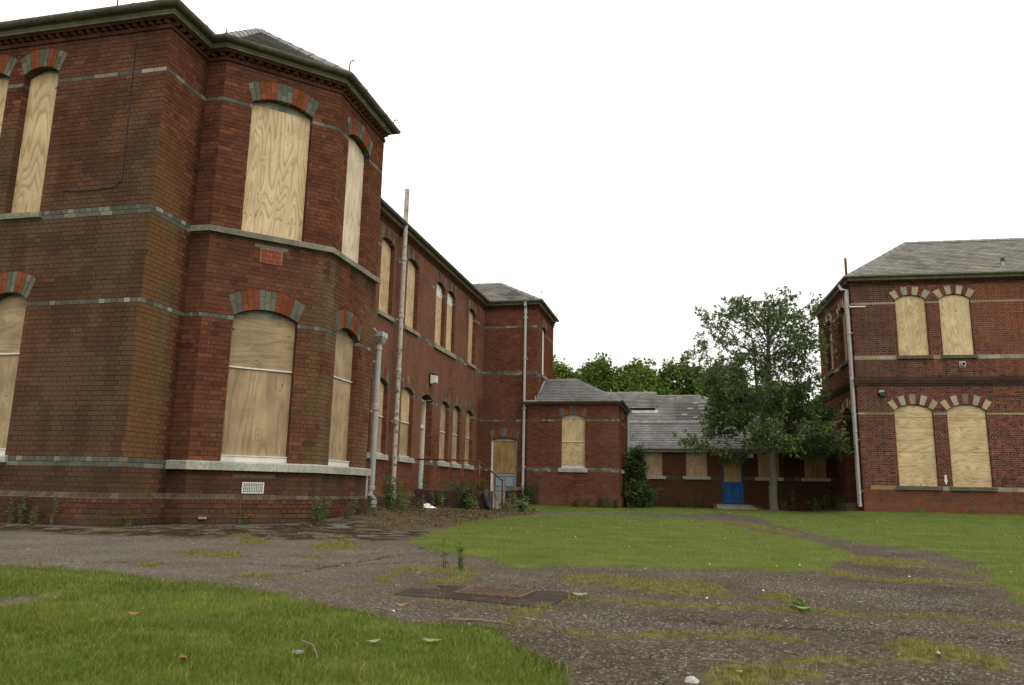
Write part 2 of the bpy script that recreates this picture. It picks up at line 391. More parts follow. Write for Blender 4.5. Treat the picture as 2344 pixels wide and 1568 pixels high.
def flush_bricks(B, root, name='brick', limit=300, label=None, mat=None, mmat=None):
    V = np.array(B.V, dtype=np.float32); C = np.array(B.C, dtype=np.float32)
    cen = V[:, :4].mean(axis=1)
    q = cen-np.array([0, 0, H]); dep = q@fw
    x = 1172+F_PX*(q@rt)/np.maximum(dep, .1); y = 784-F_PX*(q@up)/np.maximum(dep, .1)
    vis = (dep > .5) & (x > -5) & (x < 2349) & (y > -5) & (y < 1573)
    # projected area
    def pr(P): 
        q = P-np.array([0, 0, H]); d = np.maximum(q@fw, .1); return np.stack([(q@rt)/d, -(q@up)/d], -1)
    A = pr(V[:, 0]); Bq = pr(V[:, 1]); D = pr(V[:, 3])
    ar = np.abs((Bq-A)[:, 0]*(D-A)[:, 1]-(Bq-A)[:, 1]*(D-A)[:, 0])
    nrm = np.cross(V[:, 1]-V[:, 0], V[:, 3]-V[:, 0]); facing = np.einsum('ij,ij->i', nrm, q) < 0
    score = np.where(vis & facing, ar, -1)
    order = np.argsort(-score); big = order[:limit]; rest = order[limit:]
    for i in big:
        me = mesh_np(name, V[i], BF, np.repeat(C[i][None], 5, 0), [mat or M_BRICK]); link(name, me, root)
    n = len(rest)
    if n:
        Vr = V[rest].reshape(-1, 3); Fr = (BF[None]+8*np.arange(n)[:, None, None]).reshape(-1, 4)
        me = mesh_np(name+'work', Vr, Fr, np.repeat(C[rest], 5, 0), [mat or M_BRICK]); link(name+'work' if name == 'brick' else name+'_courses', me, root, kind='stuff')
    if B.MV:
        MV = np.array(B.MV).reshape(-1, 3); Fm = np.arange(len(MV)).reshape(-1, 4)
        me = mesh_np('wall', MV, Fm, np.array(B.MC), [mmat or M_MORTAR]); link('wall', me, root)

# ------------------------------------------------------------------ sweeps along a wall path
def miters(path):
    n = len(path); P = [np.array(p, float) for p in path]; ds = []
    for i in range(n-1): d = P[i+1]-P[i]; ds.append(d/np.linalg.norm(d))
    ns = [np.array([d[1], -d[0]]) for d in ds]; ms = []
    for i in range(n):
        if i == 0: ms.append(ns[0])
        elif i == n-1: ms.append(ns[-1])
        else:
            m = ns[i-1]+ns[i]; ms.append(m/(m@ns[i]))
    return P, ns, ms
def sweep(mb, path, prof, gaps=None, colf=None, closed_prof=True, seg_skip=()):
    """prof: [(outset, z)...] seen with outside to the right. gaps: piece length -> split into separate stones"""
    P, ns, ms = miters(path)
    for i in range(len(P)-1):
        if i in seg_skip: continue
        Lg = np.linalg.norm(P[i+1]-P[i]); d = (P[i+1]-P[i])/Lg
        cuts = [0.0, 1.0]
        if gaps and Lg > gaps*1.3:
            k = max(1, round(Lg/gaps)); cuts = [j/k for j in range(k+1)]
        for j in range(len(cuts)-1):
            a, b = cuts[j], cuts[j+1]; ends = []
            for t, side in ((a, 0), (b, 1)):
                if t == 0.0: base, m = P[i], ms[i]
                elif t == 1.0: base, m = P[i+1], ms[i+1]
                else: base, m = P[i]+d*(Lg*t+(.0025 if side == 0 else -.0025)), ns[i]
                ends.append([(base[0]+m[0]*o, base[1]+m[1]*o, z) for o, z in prof])
            k = len(prof); fs = [(q, (q+1) % k, k+(q+1) % k, k+q) for q in range(k if closed_prof else k-1)]
            if closed_prof: fs += [tuple(range(k))[::-1], tuple(range(k, 2*k))]
            mb.add(ends[0]+ends[1], fs, colf(base, i, j) if colf else None)
# ------------------------------------------------------------------ slate roofs
class Slates(Bricks): pass
def slate_facet(B, poly, row=.17, wid=.25, colf=None, thick=.018, under=(.05, .05, .05)):
    P = [np.array(p, float) for p in poly]; A, Bp = P[0], P[1]
    s = (Bp-A)/np.linalg.norm(Bp-A); cen = sum(P)/len(P); t = (cen-A)-s*((cen-A)@s); t /= np.linalg.norm(t)
    n = np.cross(s, t)
    if n[2] < 0: n = -n
    q = [((p-A)@s, (p-A)@t) for p in P]
    def span(tt):
        xs = []
        for i in range(len(q)):
            (x0, y0), (x1, y1) = q[i], q[(i+1) % len(q)]
            if abs(y1-y0) < 1e-9: continue
            f = (tt-y0)/(y1-y0)
            if -1e-9 <= f <= 1+1e-9: xs.append(x0+f*(x1-x0))
        return (min(xs), max(xs)) if len(xs) >= 2 else None
    T = max(y for x, y in q); nrow = max(1, int(round(T/row))); rr = T/nrow
    def W(u, v, o): return A+s*u+t*v+n*o
    for k in range(nrow):
        a, b = k*rr, (k+1)*rr
        sa, sb = span(a+1e-5 if k == 0 else a), span(b-1e-5 if k == nrow-1 else b)
        if sa is None or sb is None: continue
        off = (k % 2)*wid/2; j0 = math.floor((min(sa[0], sb[0])-off)/wid)-1; j1 = math.ceil((max(sa[1], sb[1])-off)/wid)+1
        for j in range(j0, j1):
            x0, x1 = off+j*wid+.005, off+(j+1)*wid-.005
            bl, br, tl, tr = max(x0, sa[0]), min(x1, sa[1]), max(x0, sb[0]), min(x1, sb[1])
            if br < bl: bl = br = (bl+br)/2
            if tr < tl: tl = tr = (tl+tr)/2
            if br-bl+tr-tl < .04: continue
            dz = rng.uniform(-.006, .004) if rng.random() > .04 else -.02
            o1 = thick+rng.uniform(0, .005); aa, bb = a+dz, b+.01
            c = colf(W((bl+br)/2, (a+b)/2, 0), k)
            B.V.append([W(bl, aa, o1), W(br, aa, o1), W(tr, bb, .003), W(tl, bb, .003), W(bl, aa, -.003), W(br, aa, -.003), W(tr, bb, -.003), W(tl, bb, -.003)])
            B.C.append(c)
    B.MV_extra = getattr(B, 'MV_extra', []); B.MV_extra.append([tuple(W(x, y, -.006)) for x, y in q])
def flush_slates(B, root, limit=300, name='slate'):
    mv = B.MV; B.MV = []
    flush_bricks(B, root, name, limit, mat=M_SLATE)
    m = MB()
    for poly in B.MV_extra: m.add(poly, [tuple(range(len(poly)))], (.04, .04, .04))
    return m.obj('roof', M_SLATE, root)
def ridge(root, A, Bp, up=.05, w=.14, step=.42, mat=None, name='ridge_tile', lap=.012, single=False):
    "row of angled ridge or hip tiles between two points"
    A = np.array(A, float); Bp = np.array(Bp, float); Lg = np.linalg.norm(Bp-A); d = (Bp-A)/Lg
    side = np.cross(d, [0, 0, 1]); side /= np.linalg.norm(side); upv = np.cross(side, d)
    n = max(1, round(Lg/step)); me0 = None
    for j in range(n):
        a, b = A+d*(Lg*j/n), A+d*(Lg*(j+1)/n)
        m = MB(); lift = upv*(up+lap*.5)
        prof = [(-w, -w*.42), (-w*.12, up), (w*.12, up), (w, -w*.42), (w*.97, -w*.42-.02), (0, up-.04), (-w*.97, -w*.42-.02)]
        r0 = [a-d*.02+side*x+upv*(y+lap) for x, y in prof]; r1 = [b-d*.004+side*x+upv*y for x, y in prof]
        k = len(prof); m.add(r0+r1, [(q, (q+1) % k, k+(q+1) % k, k+q) for q in range(k)]+[tuple(range(k))[::-1], tuple(range(k, 2*k))])
        m.obj(name, mat or M_RIDGE, root)

# ------------------------------------------------------------------ windows
GREYB = (.115, .112, .088); REDV = (.20, .066, .032); BUFF = (.40, .335, .215)
def voussoirs(w, o, root, scheme, depth, front=.010, single=True, rows=2, label=None):
    "arch stones; scheme = list of (colour, n_bricks) groups from left to right over the arch"
    tot = sum(g[1] for g in scheme); th0 = -o.th; dth = 2*o.th/tot; i = 0; arch = MB()
    for gi, (gc, nb) in enumerate(scheme):
        stone = (nb > 1 and gc[0] == 'S') or gc[0] == 'S'
        col0 = gc[1]
        units = [(i*dth, (i+nb)*dth)] if gc[0] == 'S' else [((i+q)*dth, (i+q+1)*dth) for q in range(nb)]
        i += nb
        for ui, (t0, t1) in enumerate(units):
            t0 += th0; t1 += th0; gp = .0035/o.R
            spl = [0, o.fan] if gc[0] == 'S' else ([0, o.fan*.66, o.fan] if (ui+gi) % 2 == 0 else [0, o.fan*.34, o.fan])
            for q in range(len(spl)-1):
                r0, r1 = spl[q]+(.003 if q else 0), spl[q+1]-.003
                v = rng.uniform(.8, 1.2); c = tuple(x*v for x in col0)
                if gc[0] == 'G' and rng.random() < .3: c = lerp(c, (.25, .25, .2), .35)
                m = MB(); fr = front+rng.uniform(-.001, .0015); A = []
                for oo in (fr, -depth):
                    for (r, t) in ((r0, t0+gp), (r0, t1-gp), (r1, t1-gp), (r1, t0+gp)):
                        u, z = o.arc(r, t); A.append(w.P(u, z, oo))
                fs = [(0, 1, 2, 3), (0, 4, 5, 1), (1, 5, 6, 2), (2, 6, 7, 3), (3, 7, 4, 0)]
                if single: m.add(A, fs, c); m.obj('voussoir', M_STONE if gc[0] == 'S' else M_BRICK, root)
                else: arch.add(A, fs, c)
    if not single: arch.obj('arch', M_BRICK, root, kind='stuff')
    # mortar bed just behind the face of the arch
    m = MB(); k = 12; pts = []
    for j in range(k+1):
        t = -o.th+2*o.th*j/k; a = o.arc(.0, t); b = o.arc(o.fan, t); pts += [w.P(a[0], a[1], .003), w.P(b[0], b[1], .003)]
    m.add(pts, [(2*j, 2*j+2, 2*j+3, 2*j+1) for j in range(k)], (.10, .075, .05))
    k = 12; pts = []
    for j in range(k+1):
        a = o.arc(.006, -o.th+2*o.th*j/k); pts += [w.P(a[0], a[1], .002), w.P(a[0], a[1], -depth)]
    m.add(pts, [(2*j, 2*j+2, 2*j+3, 2*j+1) for j in range(k)], (.07, .05, .035))
    m.obj('arch_mortar', M_MORTAR, root)
def arch_poly(o, z0, inset, rise_scale=1.0, top=None, n=10):
    "outline (u,z) of an arched panel"
    a = o.a-inset; pts = [(o.uc-a, z0), (o.uc+a, z0)]
    if o.rise > 0 and rise_scale > 0:
        ztop = o.spring+o.rise-inset
        for j in range(n+1):
            t = 1-2*j/n; u = o.uc+a*t; zz = o.spring+(math.sqrt(max(0, o.R**2-(o.a*t)**2))-o.R+o.rise)*rise_scale-inset
            pts.append((u, zz if top is None else min(zz, top)))
    else: pts += [(o.uc+a, top), (o.uc-a, top)]
    return pts
def panel(w, pts, o_front, thick, name, mat, root, rot=False, jit=0, **k):
    n = len(pts); V = [w.P(u, z, o_front) for u, z in pts]+[w.P(u, z, o_front-thick) for u, z in pts]
    F = [list(range(n))]+[[i, n+i, n+(i+1) % n, (i+1) % n] for i in range(n)]
    me = mesh_np(name, V, F, None, [mat])
    uv = me.uv_layers.new(name='UVMap')
    for p in me.polygons:
        for li in p.loop_indices:
            vi = me.loops[li].vertex_index % n; u, z = pts[vi]
            uv.data[li].uv = (z, u) if rot else (u, z)
    return link(name, me, root, **k)
def window(root, w, o, recess, boards, sill=None, scheme=None, subsill=True, frame=None, batten=None, single=True, depth=None, fan_label=None,
           top_gap=.03, sillmat_col=(.42, .40, .33), label=None):
    """boards: list of (z0, z1 or None for arched top, material, rotate)"""
    fm = frame or M_GREYFRAME
    fr = panel(w, arch_poly(o, o.z0-.02, -.06), -recess-.02, .02, 'window', fm, root, label=label)
    for z0, z1, mt, rot in boards:
        if z1 is None: pts = arch_poly(o, z0, .014, .75)
        else: pts = arch_poly(o, z0, .014, 0, z1)
        if z1 is None: pts = [(u, z if z <= o.spring else z-top_gap*.5) for u, z in pts]
        panel(w, pts, -recess+.004, .018, 'plywood_board', mt, fr, rot)
    bk = MB(); pz = [(o.u0-.09, o.z0-.25), (o.u1+.09, o.z0-.25), (o.u1+.09, o.spring+o.rise+.45), (o.u0-.09, o.spring+o.rise+.45)]  # added dark box behind the boards, stops sky light leaking round the arch
    bk.add([w.P(u, z, -recess-.07) for u, z in pz], [(0, 1, 2, 3)]); bk.add([w.P(o.u0-.09, o.spring+o.rise+.45, q_) for q_ in (-recess-.07, -.02)]+[w.P(o.u1+.09, o.spring+o.rise+.45, q_) for q_ in (-.02, -recess-.07)], [(0, 1, 2, 3)])
    bk.add([w.P(o.u0-.09, z, q_) for z, q_ in ((o.z0, -.04), (o.z0, -recess-.07), (o.spring+o.rise+.45, -recess-.07), (o.spring+o.rise+.45, -.04))], [(0, 1, 2, 3)]); bk.add([w.P(o.u1+.09, z, q_) for z, q_ in ((o.z0, -.04), (o.z0, -recess-.07), (o.spring+o.rise+.45, -recess-.07), (o.spring+o.rise+.45, -.04))], [(0, 1, 2, 3)]); bk.obj('light_blocker', M_DARK, fr)
    if batten:
        m = MB(); c0 = w.P(o.u0+.01, batten-.012, -recess+.018); 
        a = np.array(w.P(o.uc, batten, -recess+.016)); m.obox(a, np.append(w.d, 0)*(o.a-.012), np.append(w.n, 0)*.014, (0, 0, .012)); m.obj('batten', M_WHITE, fr)
    if subsill:
        m = MB(); a = np.array(w.P(o.uc, o.z0+.045, -recess+.03)); m.obox(a, np.append(w.d, 0)*(o.a-.004), np.append(w.n, 0)*.03, (0, 0, .045))
        a = np.array(w.P(o.uc, o.z0+.098, -recess+.035)); m.obox(a, np.append(w.d, 0)*(o.a-.004), np.append(w.n, 0)*.038, (0, 0, .008))
        m.obj('timber_sill', M_WHITE, fr)
    if sill:
        zt, th, out_, over, scol = sill; m = MB()
        W0, W1 = o.u0-over, o.u1+over
        prof = [(-recess, zt+.01), (.0, zt+.004), (out_-.004, zt-.012), (out_, zt-.02), (out_, zt-th), (-.05, zt-th)]
        a = [w.P(W0, z, q) for q, z in prof]; b = [w.P(W1, z, q) for q, z in prof]; k = len(prof)
        m.add(a+b, [(q, (q+1) % k, k+(q+1) % k, k+q) for q in range(k)]+[tuple(range(k))[::-1], tuple(range(k, 2*k))], scol)
        m.obj('sill', M_STONE, fr)
    if scheme: voussoirs(w, o, fr, scheme, recess+.03 if depth is None else depth, single=single)
    return fr
G = lambda n=2: (('G', GREYB), n)
RD = lambda n=3: (('R', REDV), n)
SB = lambda c, n=2: (('S', c), n)

def pipe(root, pts, r, mat, collars=(), name='downpipe', hopper=None, brackets=(), bdir=(1, 0), label=None, wr=None):
    m = MB(); m.tube(pts, r, 12)
    P = [np.array(p, float) for p in pts]
    for zc in collars:
        # point on the pipe at height zc
        for a, b in zip(P[:-1], P[1:]):
            if min(a[2], b[2]) <= zc <= max(a[2], b[2]) and abs(a[2]-b[2]) > .05:
                t = (zc-a[2])/(b[2]-a[2]); q = a+(b-a)*t
                m.tube([q-[0, 0, .05], q-[0, 0, .035], q+[0, 0, .035], q+[0, 0, .05]], [r*1.05, r*1.24, r*1.24, r*1.05], 12)
    if wr:
        m.f = m.f
    o = m.obj(name, mat, root, smooth=False, label=label)
    for q in brackets:
        k = MB(); c = np.array(q, float); bd = np.array([bdir[0], bdir[1], 0])
        k.obox(c, bd*(r*1.9), np.cross(bd, [0, 0, 1])*(.012), (0, 0, .02)); k.obj('pipe_bracket', mat, o)
    return o
# ================================================================== SETTING : ground height
def gh(x, y):
    x = np.asarray(x, float); y = np.asarray(y, float)
    def ss(a, b, v):
        t = np.clip((v-a)/(b-a), 0, 1); return t*t*(3-2*t)
    h = .09*ss(-5.2, -7.6, x)*ss(12.5, 16, y)
    h = h+.10*ss(-4.6, -6.1, x)*ss(11.6, 13.2, y)*(1-ss(15, 18, y))
    h = h+.05*ss(-2.5, -6.8, x)*ss(8.3, 9.6, y)
    h = h+.18*ss(3.5, 6.0, x)*ss(22, 29, y)
    h = h+.10*ss(24, 33, y)*(1-ss(3, 5, x))
    return h

# ================================================================== LEFT BUILDING (near block, bay, long wing, far projection)
LB = thing('brick_building', (-8.2, 14.0, 0), label='long two storey red brick building on the left with a boarded octagonal corner bay', cat='building')
MN = (.105, .068, .045)
def clr_red():
    r = rng.random()
    if r < .55: c = (.175, .066, .036)
    elif r < .8: c = (.148, .057, .034)
    elif r < .9: c = (.215, .080, .040)
    else: c = (.122, .048, .030)
    v = rng.uniform(.71, .93); return tuple(x*v for x in c)
BANDN = {45: 1, 64: 2, 65: 2, 96: 1, 12: 2, 13: 2}
BANDF = {45: 1, 70: 2, 71: 2, 96: 1, 19: 2, 20: 2}
def greyb():
    r = rng.random(); c = (.112, .108, .085) if r < .65 else ((.185, .175, .135) if r < .88 else (.28, .265, .205))
    v = rng.uniform(.8, 1.15); return tuple(x*v for x in c)
def col_left(bands, tint):
    def f(w, u, z, k, c, rev=False):
        if k in bands: return greyb()
        c = clr_red()
        x, y, _ = w.P(u, z); s = x*.8+y*.8
        if rev: c = tuple(a*1.12 for a in c)
        return tint(c, x, y, z, u, w, rev)
    return f
DIRT = (.105, .066, .038); MOSS = (.135, .10, .045); SOOT_SHADE = (.035, .03, .024)  # the soot colour also serves for shade painted into the inner corner
def grime_shade_near(c, x, y, z, u, w, rev):
    n = vnoise(x*.9+3, z*.7+y, 1); n2 = vnoise(x*3+y*3, z*2.5, 2)
    if w is W_FRONT:
        g = .34+.45*sstep(.25, .75, n)+.25*sstep(-10.2, -8.4, x)*sstep(8, 5.5, z)+.2*sstep(7.4, 3, z); g -= .45*sstep(5.9, 7.4, z)
        c = lerp(c, DIRT, min(.88, max(0, g)))
        if n2 > .62: c = tuple(a*.8 for a in c)
    elif w is W_RET:
        t = sstep(.95, .35, u+(n2-.5)*.35)*sstep(7.2, 4.6, z); c = lerp(c, (.17, .092, .04), .8*t)
        m = sstep(.2, .55, u)*sstep(1.0, .6, u)*sstep(5.5, 4.5, z)*sstep(.35, .65, n2); c = lerp(c, MOSS, .7*m)
        c = tuple(a*(1-.35*sstep(.75, 1.0, u)) for a in c)  # shade of the inner corner painted into the brick colour
    else:
        c = lerp(c, DIRT, .25*sstep(.4, .75, n))
        if w is W_45:
            m = sstep(1.55, 2.0, u)*sstep(5.0, 4.2, z)*sstep(.25, .7, n2); c = lerp(c, MOSS, .75*m)
            m = sstep(2.0, 1.2, z)*sstep(.9, 1.2, z); c = lerp(c, MOSS, .5*m*sstep(.3, .7, n2))
        if w is W_BS:
            m = max(sstep(.45, .1, u), sstep(1.5, 2.0, u))*sstep(5.0, 4.4, z)*sstep(.2, .6, n2); c = lerp(c, (.15, .115, .06), .75*m)
            c = lerp(c, (.17, .12, .07), .35*sstep(8, 5, z)*n)
    if z > 7.5: c = lerp(c, SOOT_SHADE, .28*sstep(7.5, 7.9, z))
    if w in (W_45, W_BS, W_BF):
        for zs in (4.82, .90):
            if zs-.7 < z < zs: c = lerp(c, SOOT_SHADE, .55*sstep(zs-.7, zs, z)*sstep(.3, .7, vnoise(x*5+y*5, 3, 8)))
    if z < .5: c = lerp(c, SOOT_SHADE if n2 > .4 else MOSS, .45+.3*n)
    if z < 1.0: c = lerp(c, SOOT_SHADE, .15+.35*n2)
    if w is W_BF or (w is W_RET and u > .8): c = lerp(c, SOOT_SHADE, .35*sstep(1.6, .2, z)+.12)  # soot plus painted shade where the return meets the bay
    if z < .18: c = lerp(c, (.05, .045, .03), .5)
    return c
def grime_wing(c, x, y, z, u, w, rev):
    n = vnoise(y*.5, z*.6+x, 5); n2 = vnoise(y*1.3+x, z*.35, 6)
    if not rev and w is W_WING:
        # weathered pinkish faces between and above the windows
        c = lerp(c, (.245, .125, .08), .58*sstep(.15, .55, n)*(1 if z > 1.4 else .25))
    if not rev: c = lerp(c, (.16, .085, .055), .3*sstep(.55, .8, n2))
    if z < .55: c = lerp(c, MOSS, .3*n)
    if w is W_TF or w is W_AF: c = tuple(a*(.86+.2*n) for a in c)
    if z < .16: c = lerp(c, (.06, .05, .035), .4)
    return c
W_AF = None
# wall planes
pathL = [(-13.5, 9.82), (-8.09, 9.82), (-8.09, 10.86), (-7.75, 10.86), (-6.28, 12.33), (-6.28, 14.42), (-8.2, 14.42), (-8.2, 30.1), (-6.0, 30.1), (-6.0, 33.9)]
W_FRONT, W_RET, W_BF, W_45, W_BS, W_BB, W_WING, W_TF, W_TS = [Wall(pathL[i], pathL[i+1]) for i in range(9)]
B = Bricks()
XF = lambda x: x+13.5
near_lo = [Opening(XF(-10.86), XF(-10.16), 1.05, 3.50, .12, .34, .6), Opening(XF(-11.87), XF(-11.17), 1.05, 3.50, .12, .34, .6)]
near_up = [Opening(XF(-10.86), XF(-10.16), 4.875, 7.42, .12, .33, .6), Opening(XF(-11.87), XF(-11.17), 4.875, 7.42, .12, .33, .6)]
b45 = [Opening(.49, 1.58, 1.05, 3.47, .15, .34, .6), Opening(.49, 1.58, 4.875, 7.33, .15, .33, .6)]
bsd = [Opening(.42, 1.42, 1.05, 3.47, .15, .34, .6), Opening(.42, 1.42, 4.875, 7.33, .15, .33, .6)]
YW = lambda y: y-14.42
wing_up = [Opening(YW(a), YW(b), 5.325, 7.46, .13, .34, .55) for a, b in ((16.6, 17.55), (19.08, 20.03), (21.10, 22.08), (23.83, 24.80), (25.03, 26.0), (27.76, 28.70))]
wing_lo = [Opening(YW(a), YW(b), 1.5, 3.50, .13, .34, .55) for a, b in ((17.95, 18.9), (19.08, 20.03), (21.10, 22.09), (24.73, 25.67), (26.16, 27.10), (27.77, 28.71))]
wing_door = [Opening(YW(22.84), YW(23.88), .675, 3.50, .13, .34, .55)]
tf_door = [Opening(.40, 1.47, .60, 2.66, .11, .32, .7)]
ts_win = [Opening(1.17, 2.05, 5.325, 7.40, .12, .34, .6)]
def mort(base):
    def f(w, u, z):
        x, y, _ = w.P(u, z); n = vnoise(x*2+y*2, z*2, 3); return tuple(a*(.7+.6*n) for a in base)
    return f
cn, cf_ = col_left(BANDN, grime_shade_near), col_left(BANDF, grime_wing)
mN, mF = mort((.072, .047, .032)), mort((.20, .13, .095))
WT = 7.95
WALLS = [(W_FRONT, near_lo+near_up, cn, mN), (W_RET, [], cn, mN), (W_BF, [], cn, mN), (W_45, b45, cn, mN), (W_BS, bsd, cn, mN), (W_BB, [], cn, mN),
         (W_WING, wing_up+wing_lo+wing_door, cf_, mF), (W_TF, tf_door, cf_, mF), (W_TS, ts_win, cf_, mF)]
EXT = {id(W_FRONT): (0, .004), id(W_RET): (.004, 0), id(W_BF): (0, .004), id(W_45): (.003, .003), id(W_BS): (.003, .004), id(W_BB): (.004, 0), id(W_WING): (0, 0), id(W_TF): (0, .004), id(W_TS): (.004, 0)}
for w, ops, cfun, mf in WALLS:
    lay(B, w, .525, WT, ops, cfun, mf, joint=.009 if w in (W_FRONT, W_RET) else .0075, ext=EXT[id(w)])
    for o in ops: reveal(B, w, o, .26 if o in wing_door else .135, cfun, mf)
# plinth, 55 mm proud, with a sloping brick cap
Pp, _, ms = miters(pathL); off = .055
pathP = [tuple(p+m*off) for p, m in zip(Pp, ms)]
for i, (w, ops, cfun, mf) in enumerate(WALLS):
    wp = Wall(pathP[i], pathP[i+1])
    dz = .525 if True else .45
    o2 = []
    if w is W_TF: o2 = [Opening(.40, 1.47, .0, 2.66)]
    def cp(w_, u, z, k, c, rev=False, i=i):
        c = clr_red(); x, y, _ = w_.P(u, z); n = vnoise(x*2.2+y*2.2, z*4, 9); n2 = vnoise(x*1.1-y, z, 12)
        c = lerp(c, SOOT_SHADE, .25+.5*sstep(.4, .75, n)); c = lerp(c, MOSS, .5*sstep(.4, .7, n2)*(i < 5)); c = lerp(c, SOOT_SHADE, .6*(i in (1, 2))*sstep(.35, .0, z)*(u > .3))  # last term paints inner corner shade into the lowest plinth bricks
        if z < .15: c = lerp(c, (.045, .04, .028), .5)
        return c
    lay(B, wp, -.15, .45, o2, cp, mf, joint=.014, ext=(.003, .003), jit=.004)
m = MB()
def capcol(p, i, j):
    v = rng.uniform(.7, 1.2); base = (.088, .062, .040) if rng.random() < .5 else (.090, .074, .048)
    return tuple(a*v for a in base)
sweep(m, pathL, [(.066, .455), (.004, .522), (-.03, .522), (-.03, .455)], gaps=.11, colf=capcol)
m.obj('plinth_cap', M_BRICK, LB, kind='stuff')
flush_bricks(B, LB)
# cornice: oversailing courses, dogtooth course, fascia and half round gutter
def cornice(root, path, z0, fas, gut, dog=True, skip=(), scale=1.0, colb=(.075, .034, .023), gr=.074):
    m = MB()
    def cb(p, i, j):
        v = rng.uniform(.75, 1.2); return tuple(a*v for a in colb)
    sweep(m, path, [(.028, z0), (.028, z0+.072), (-.04, z0+.072), (-.04, z0)], gaps=.225, colf=cb, seg_skip=skip)
    sweep(m, path, [(.066, z0+.15), (.066, z0+.20), (-.04, z0+.20), (-.04, z0+.15)], gaps=.225, colf=cb, seg_skip=skip)
    P, ns, ms = miters(path)
    for i in range(len(P)-1):
        if i in skip: continue
        Lg = np.linalg.norm(P[i+1]-P[i]); d = (P[i+1]-P[i])/Lg; n = ns[i]; k = int(Lg/.15)
        for j in range(k):
            c = P[i]+d*((j+.5)*Lg/k); r = .053*1.2
            t = [c-d*r+n*.012, c+n*(.012+r), c+d*r+n*.012]
            v = rng.uniform(.7, 1.1); cc = tuple(a*v for a in colb)
            m.add([(q[0], q[1], z) for z in (z0+.08, z0+.146) for q in t], [(0, 1, 4, 3), (1, 2, 5, 4), (0, 2, 1), (3, 4, 5)], cc)
    m.obj('dogtooth_cornice', M_BRICK, root, kind='stuff')
    m = MB(); sweep(m, path, [(.0, z0+.072), (.0, z0+.15), (-.03, z0+.15), (-.03, z0+.072)], seg_skip=skip); m.obj('cornice_backing', M_DARK, root)
    m = MB(); sweep(m, path, [(.10, z0+.202), (.10, z0+.225), (.125, z0+.24), (.125, z0+.285), (.125, z0+.37), (-.04, z0+.37), (-.04, z0+.202)], seg_skip=skip); m.obj('fascia', fas, root)
    m = MB(); zc = z0+.345; oc = .198
    arc = [(oc+gr*math.cos(a), zc+gr*math.sin(a)) for a in [math.pi+math.pi*k/8 for k in range(9)]]
    inner = [(oc+(gr-.006)*math.cos(a), zc+(gr-.006)*math.sin(a)) for a in [math.pi+math.pi*k/8 for k in range(8, -1, -1)]]
    sweep(m, path, arc+inner, seg_skip=skip)
    # collars every 1.8 m
    for i in range(len(P)-1):
        if i in skip: continue
        Lg = np.linalg.norm(P[i+1]-P[i]); d = (P[i+1]-P[i])/Lg; n = ns[i]; k = max(1, int(round(Lg/1.2)))
        for j in range(k):
            c = P[i]+d*((j+.5)*Lg/k); ring = []
            for s_ in (-.03, .03): ring += [(c[0]+d[0]*s_+n[0]*(oc+(gr+.010)*math.cos(a)), c[1]+d[1]*s_+n[1]*(oc+(gr+.010)*math.cos(a)), zc+(gr+.010)*math.sin(a)) for a in [math.pi+math.pi*q/8 for q in range(9)]]
            m.add(ring, [(q, q+1, q+10, q+9) for q in range(8)]+[tuple(range(9)), tuple(range(17, 8, -1))])
    m.obj('gutter', gut, root)
    return
cornice(LB, pathL[:6]+[(-6.28, 14.42), ] if False else pathL, WT, M_FASCIA, M_GUTTER)
# stone sill courses round the bay
def sc(p, i, j):
    v = rng.uniform(.82, 1.1); return tuple(a*v for a in (.40, .385, .32))
def sc2(p, i, j):
    v = rng.uniform(.75, 1.1); return tuple(a*v for a in (.27, .25, .185))
bayp = pathL[2:6]
def sills(z1, z0, colf, outs=.075):
    P, ns, ms = miters([pathL[1]]+bayp+[pathL[6]])
    for i in range(1, 4):
        Lg = np.linalg.norm(P[i+1]-P[i]); n = max(1, round(Lg/.62))
        for j in range(n):
            m = MB(); d = (P[i+1]-P[i])/Lg; ends = []
            for t, s_ in ((j/n, 0), ((j+1)/n, 1)):
                if t == 0: b_, mm = P[i], (ns[i] if i == 1 else ms[i])
                elif t == 1: b_, mm = P[i+1], ms[i+1]
                else: b_, mm = P[i]+d*(Lg*t+(.002 if s_ == 0 else -.002)), ns[i]
                ends.append([(b_[0]+mm[0]*o, b_[1]+mm[1]*o, z) for o, z in [(-.12, z1+.012), (.0, z1+.004), (outs-.008, z1-.01), (outs, z1-.02), (outs, z0), (-.12, z0)]])
            k = 6; m.add(ends[0]+ends[1], [(q, (q+1) % k, k+(q+1) % k, k+q) for q in range(k)]+[tuple(range(k))[::-1], tuple(range(k, 2*k))], colf(0, 0, 0))
            m.obj('sill_stone', M_STONE, LB)
sills(1.045, .905, sc); sills(4.935, 4.825, sc2)
SCH5 = [G(2), RD(3), G(3), RD(3), G(2)]
SCHS = [G(2), RD(2), G(2), RD(2), G(2)]
sN = (1.045, .10, .06, .06, (.40, .385, .32)); sNU = (4.94, .105, .06, .06, (.25, .235, .17))
for o in near_lo: window(LB, W_FRONT, o, .12, [(1.16, 2.63, PLY_TAN, False), (2.645, None, PLY_TAN, True)], sN, SCHS, batten=2.64)
for o in near_up: window(LB, W_FRONT, o, .12, [(4.955, None, PLY_FAIR, False)], sNU, SCHS, subsill=False, frame=M_GREYFRAME)
window(LB, W_45, b45[0], .115, [(1.15, 2.60, PLY_TAN, False), (2.615, 3.50, PLY_TAN, True)], None, SCH5, batten=2.608)
window(LB, W_45, b45[1], .115, [(4.94, 7.33, PLY_LIGHT, False)], None, SCH5, subsill=False)
window(LB, W_BS, bsd[0], .115, [(1.15, 2.66, PLY_TAN, False), (2.675, 3.50, PLY_TAN, False)], None, SCH5, batten=2.668)
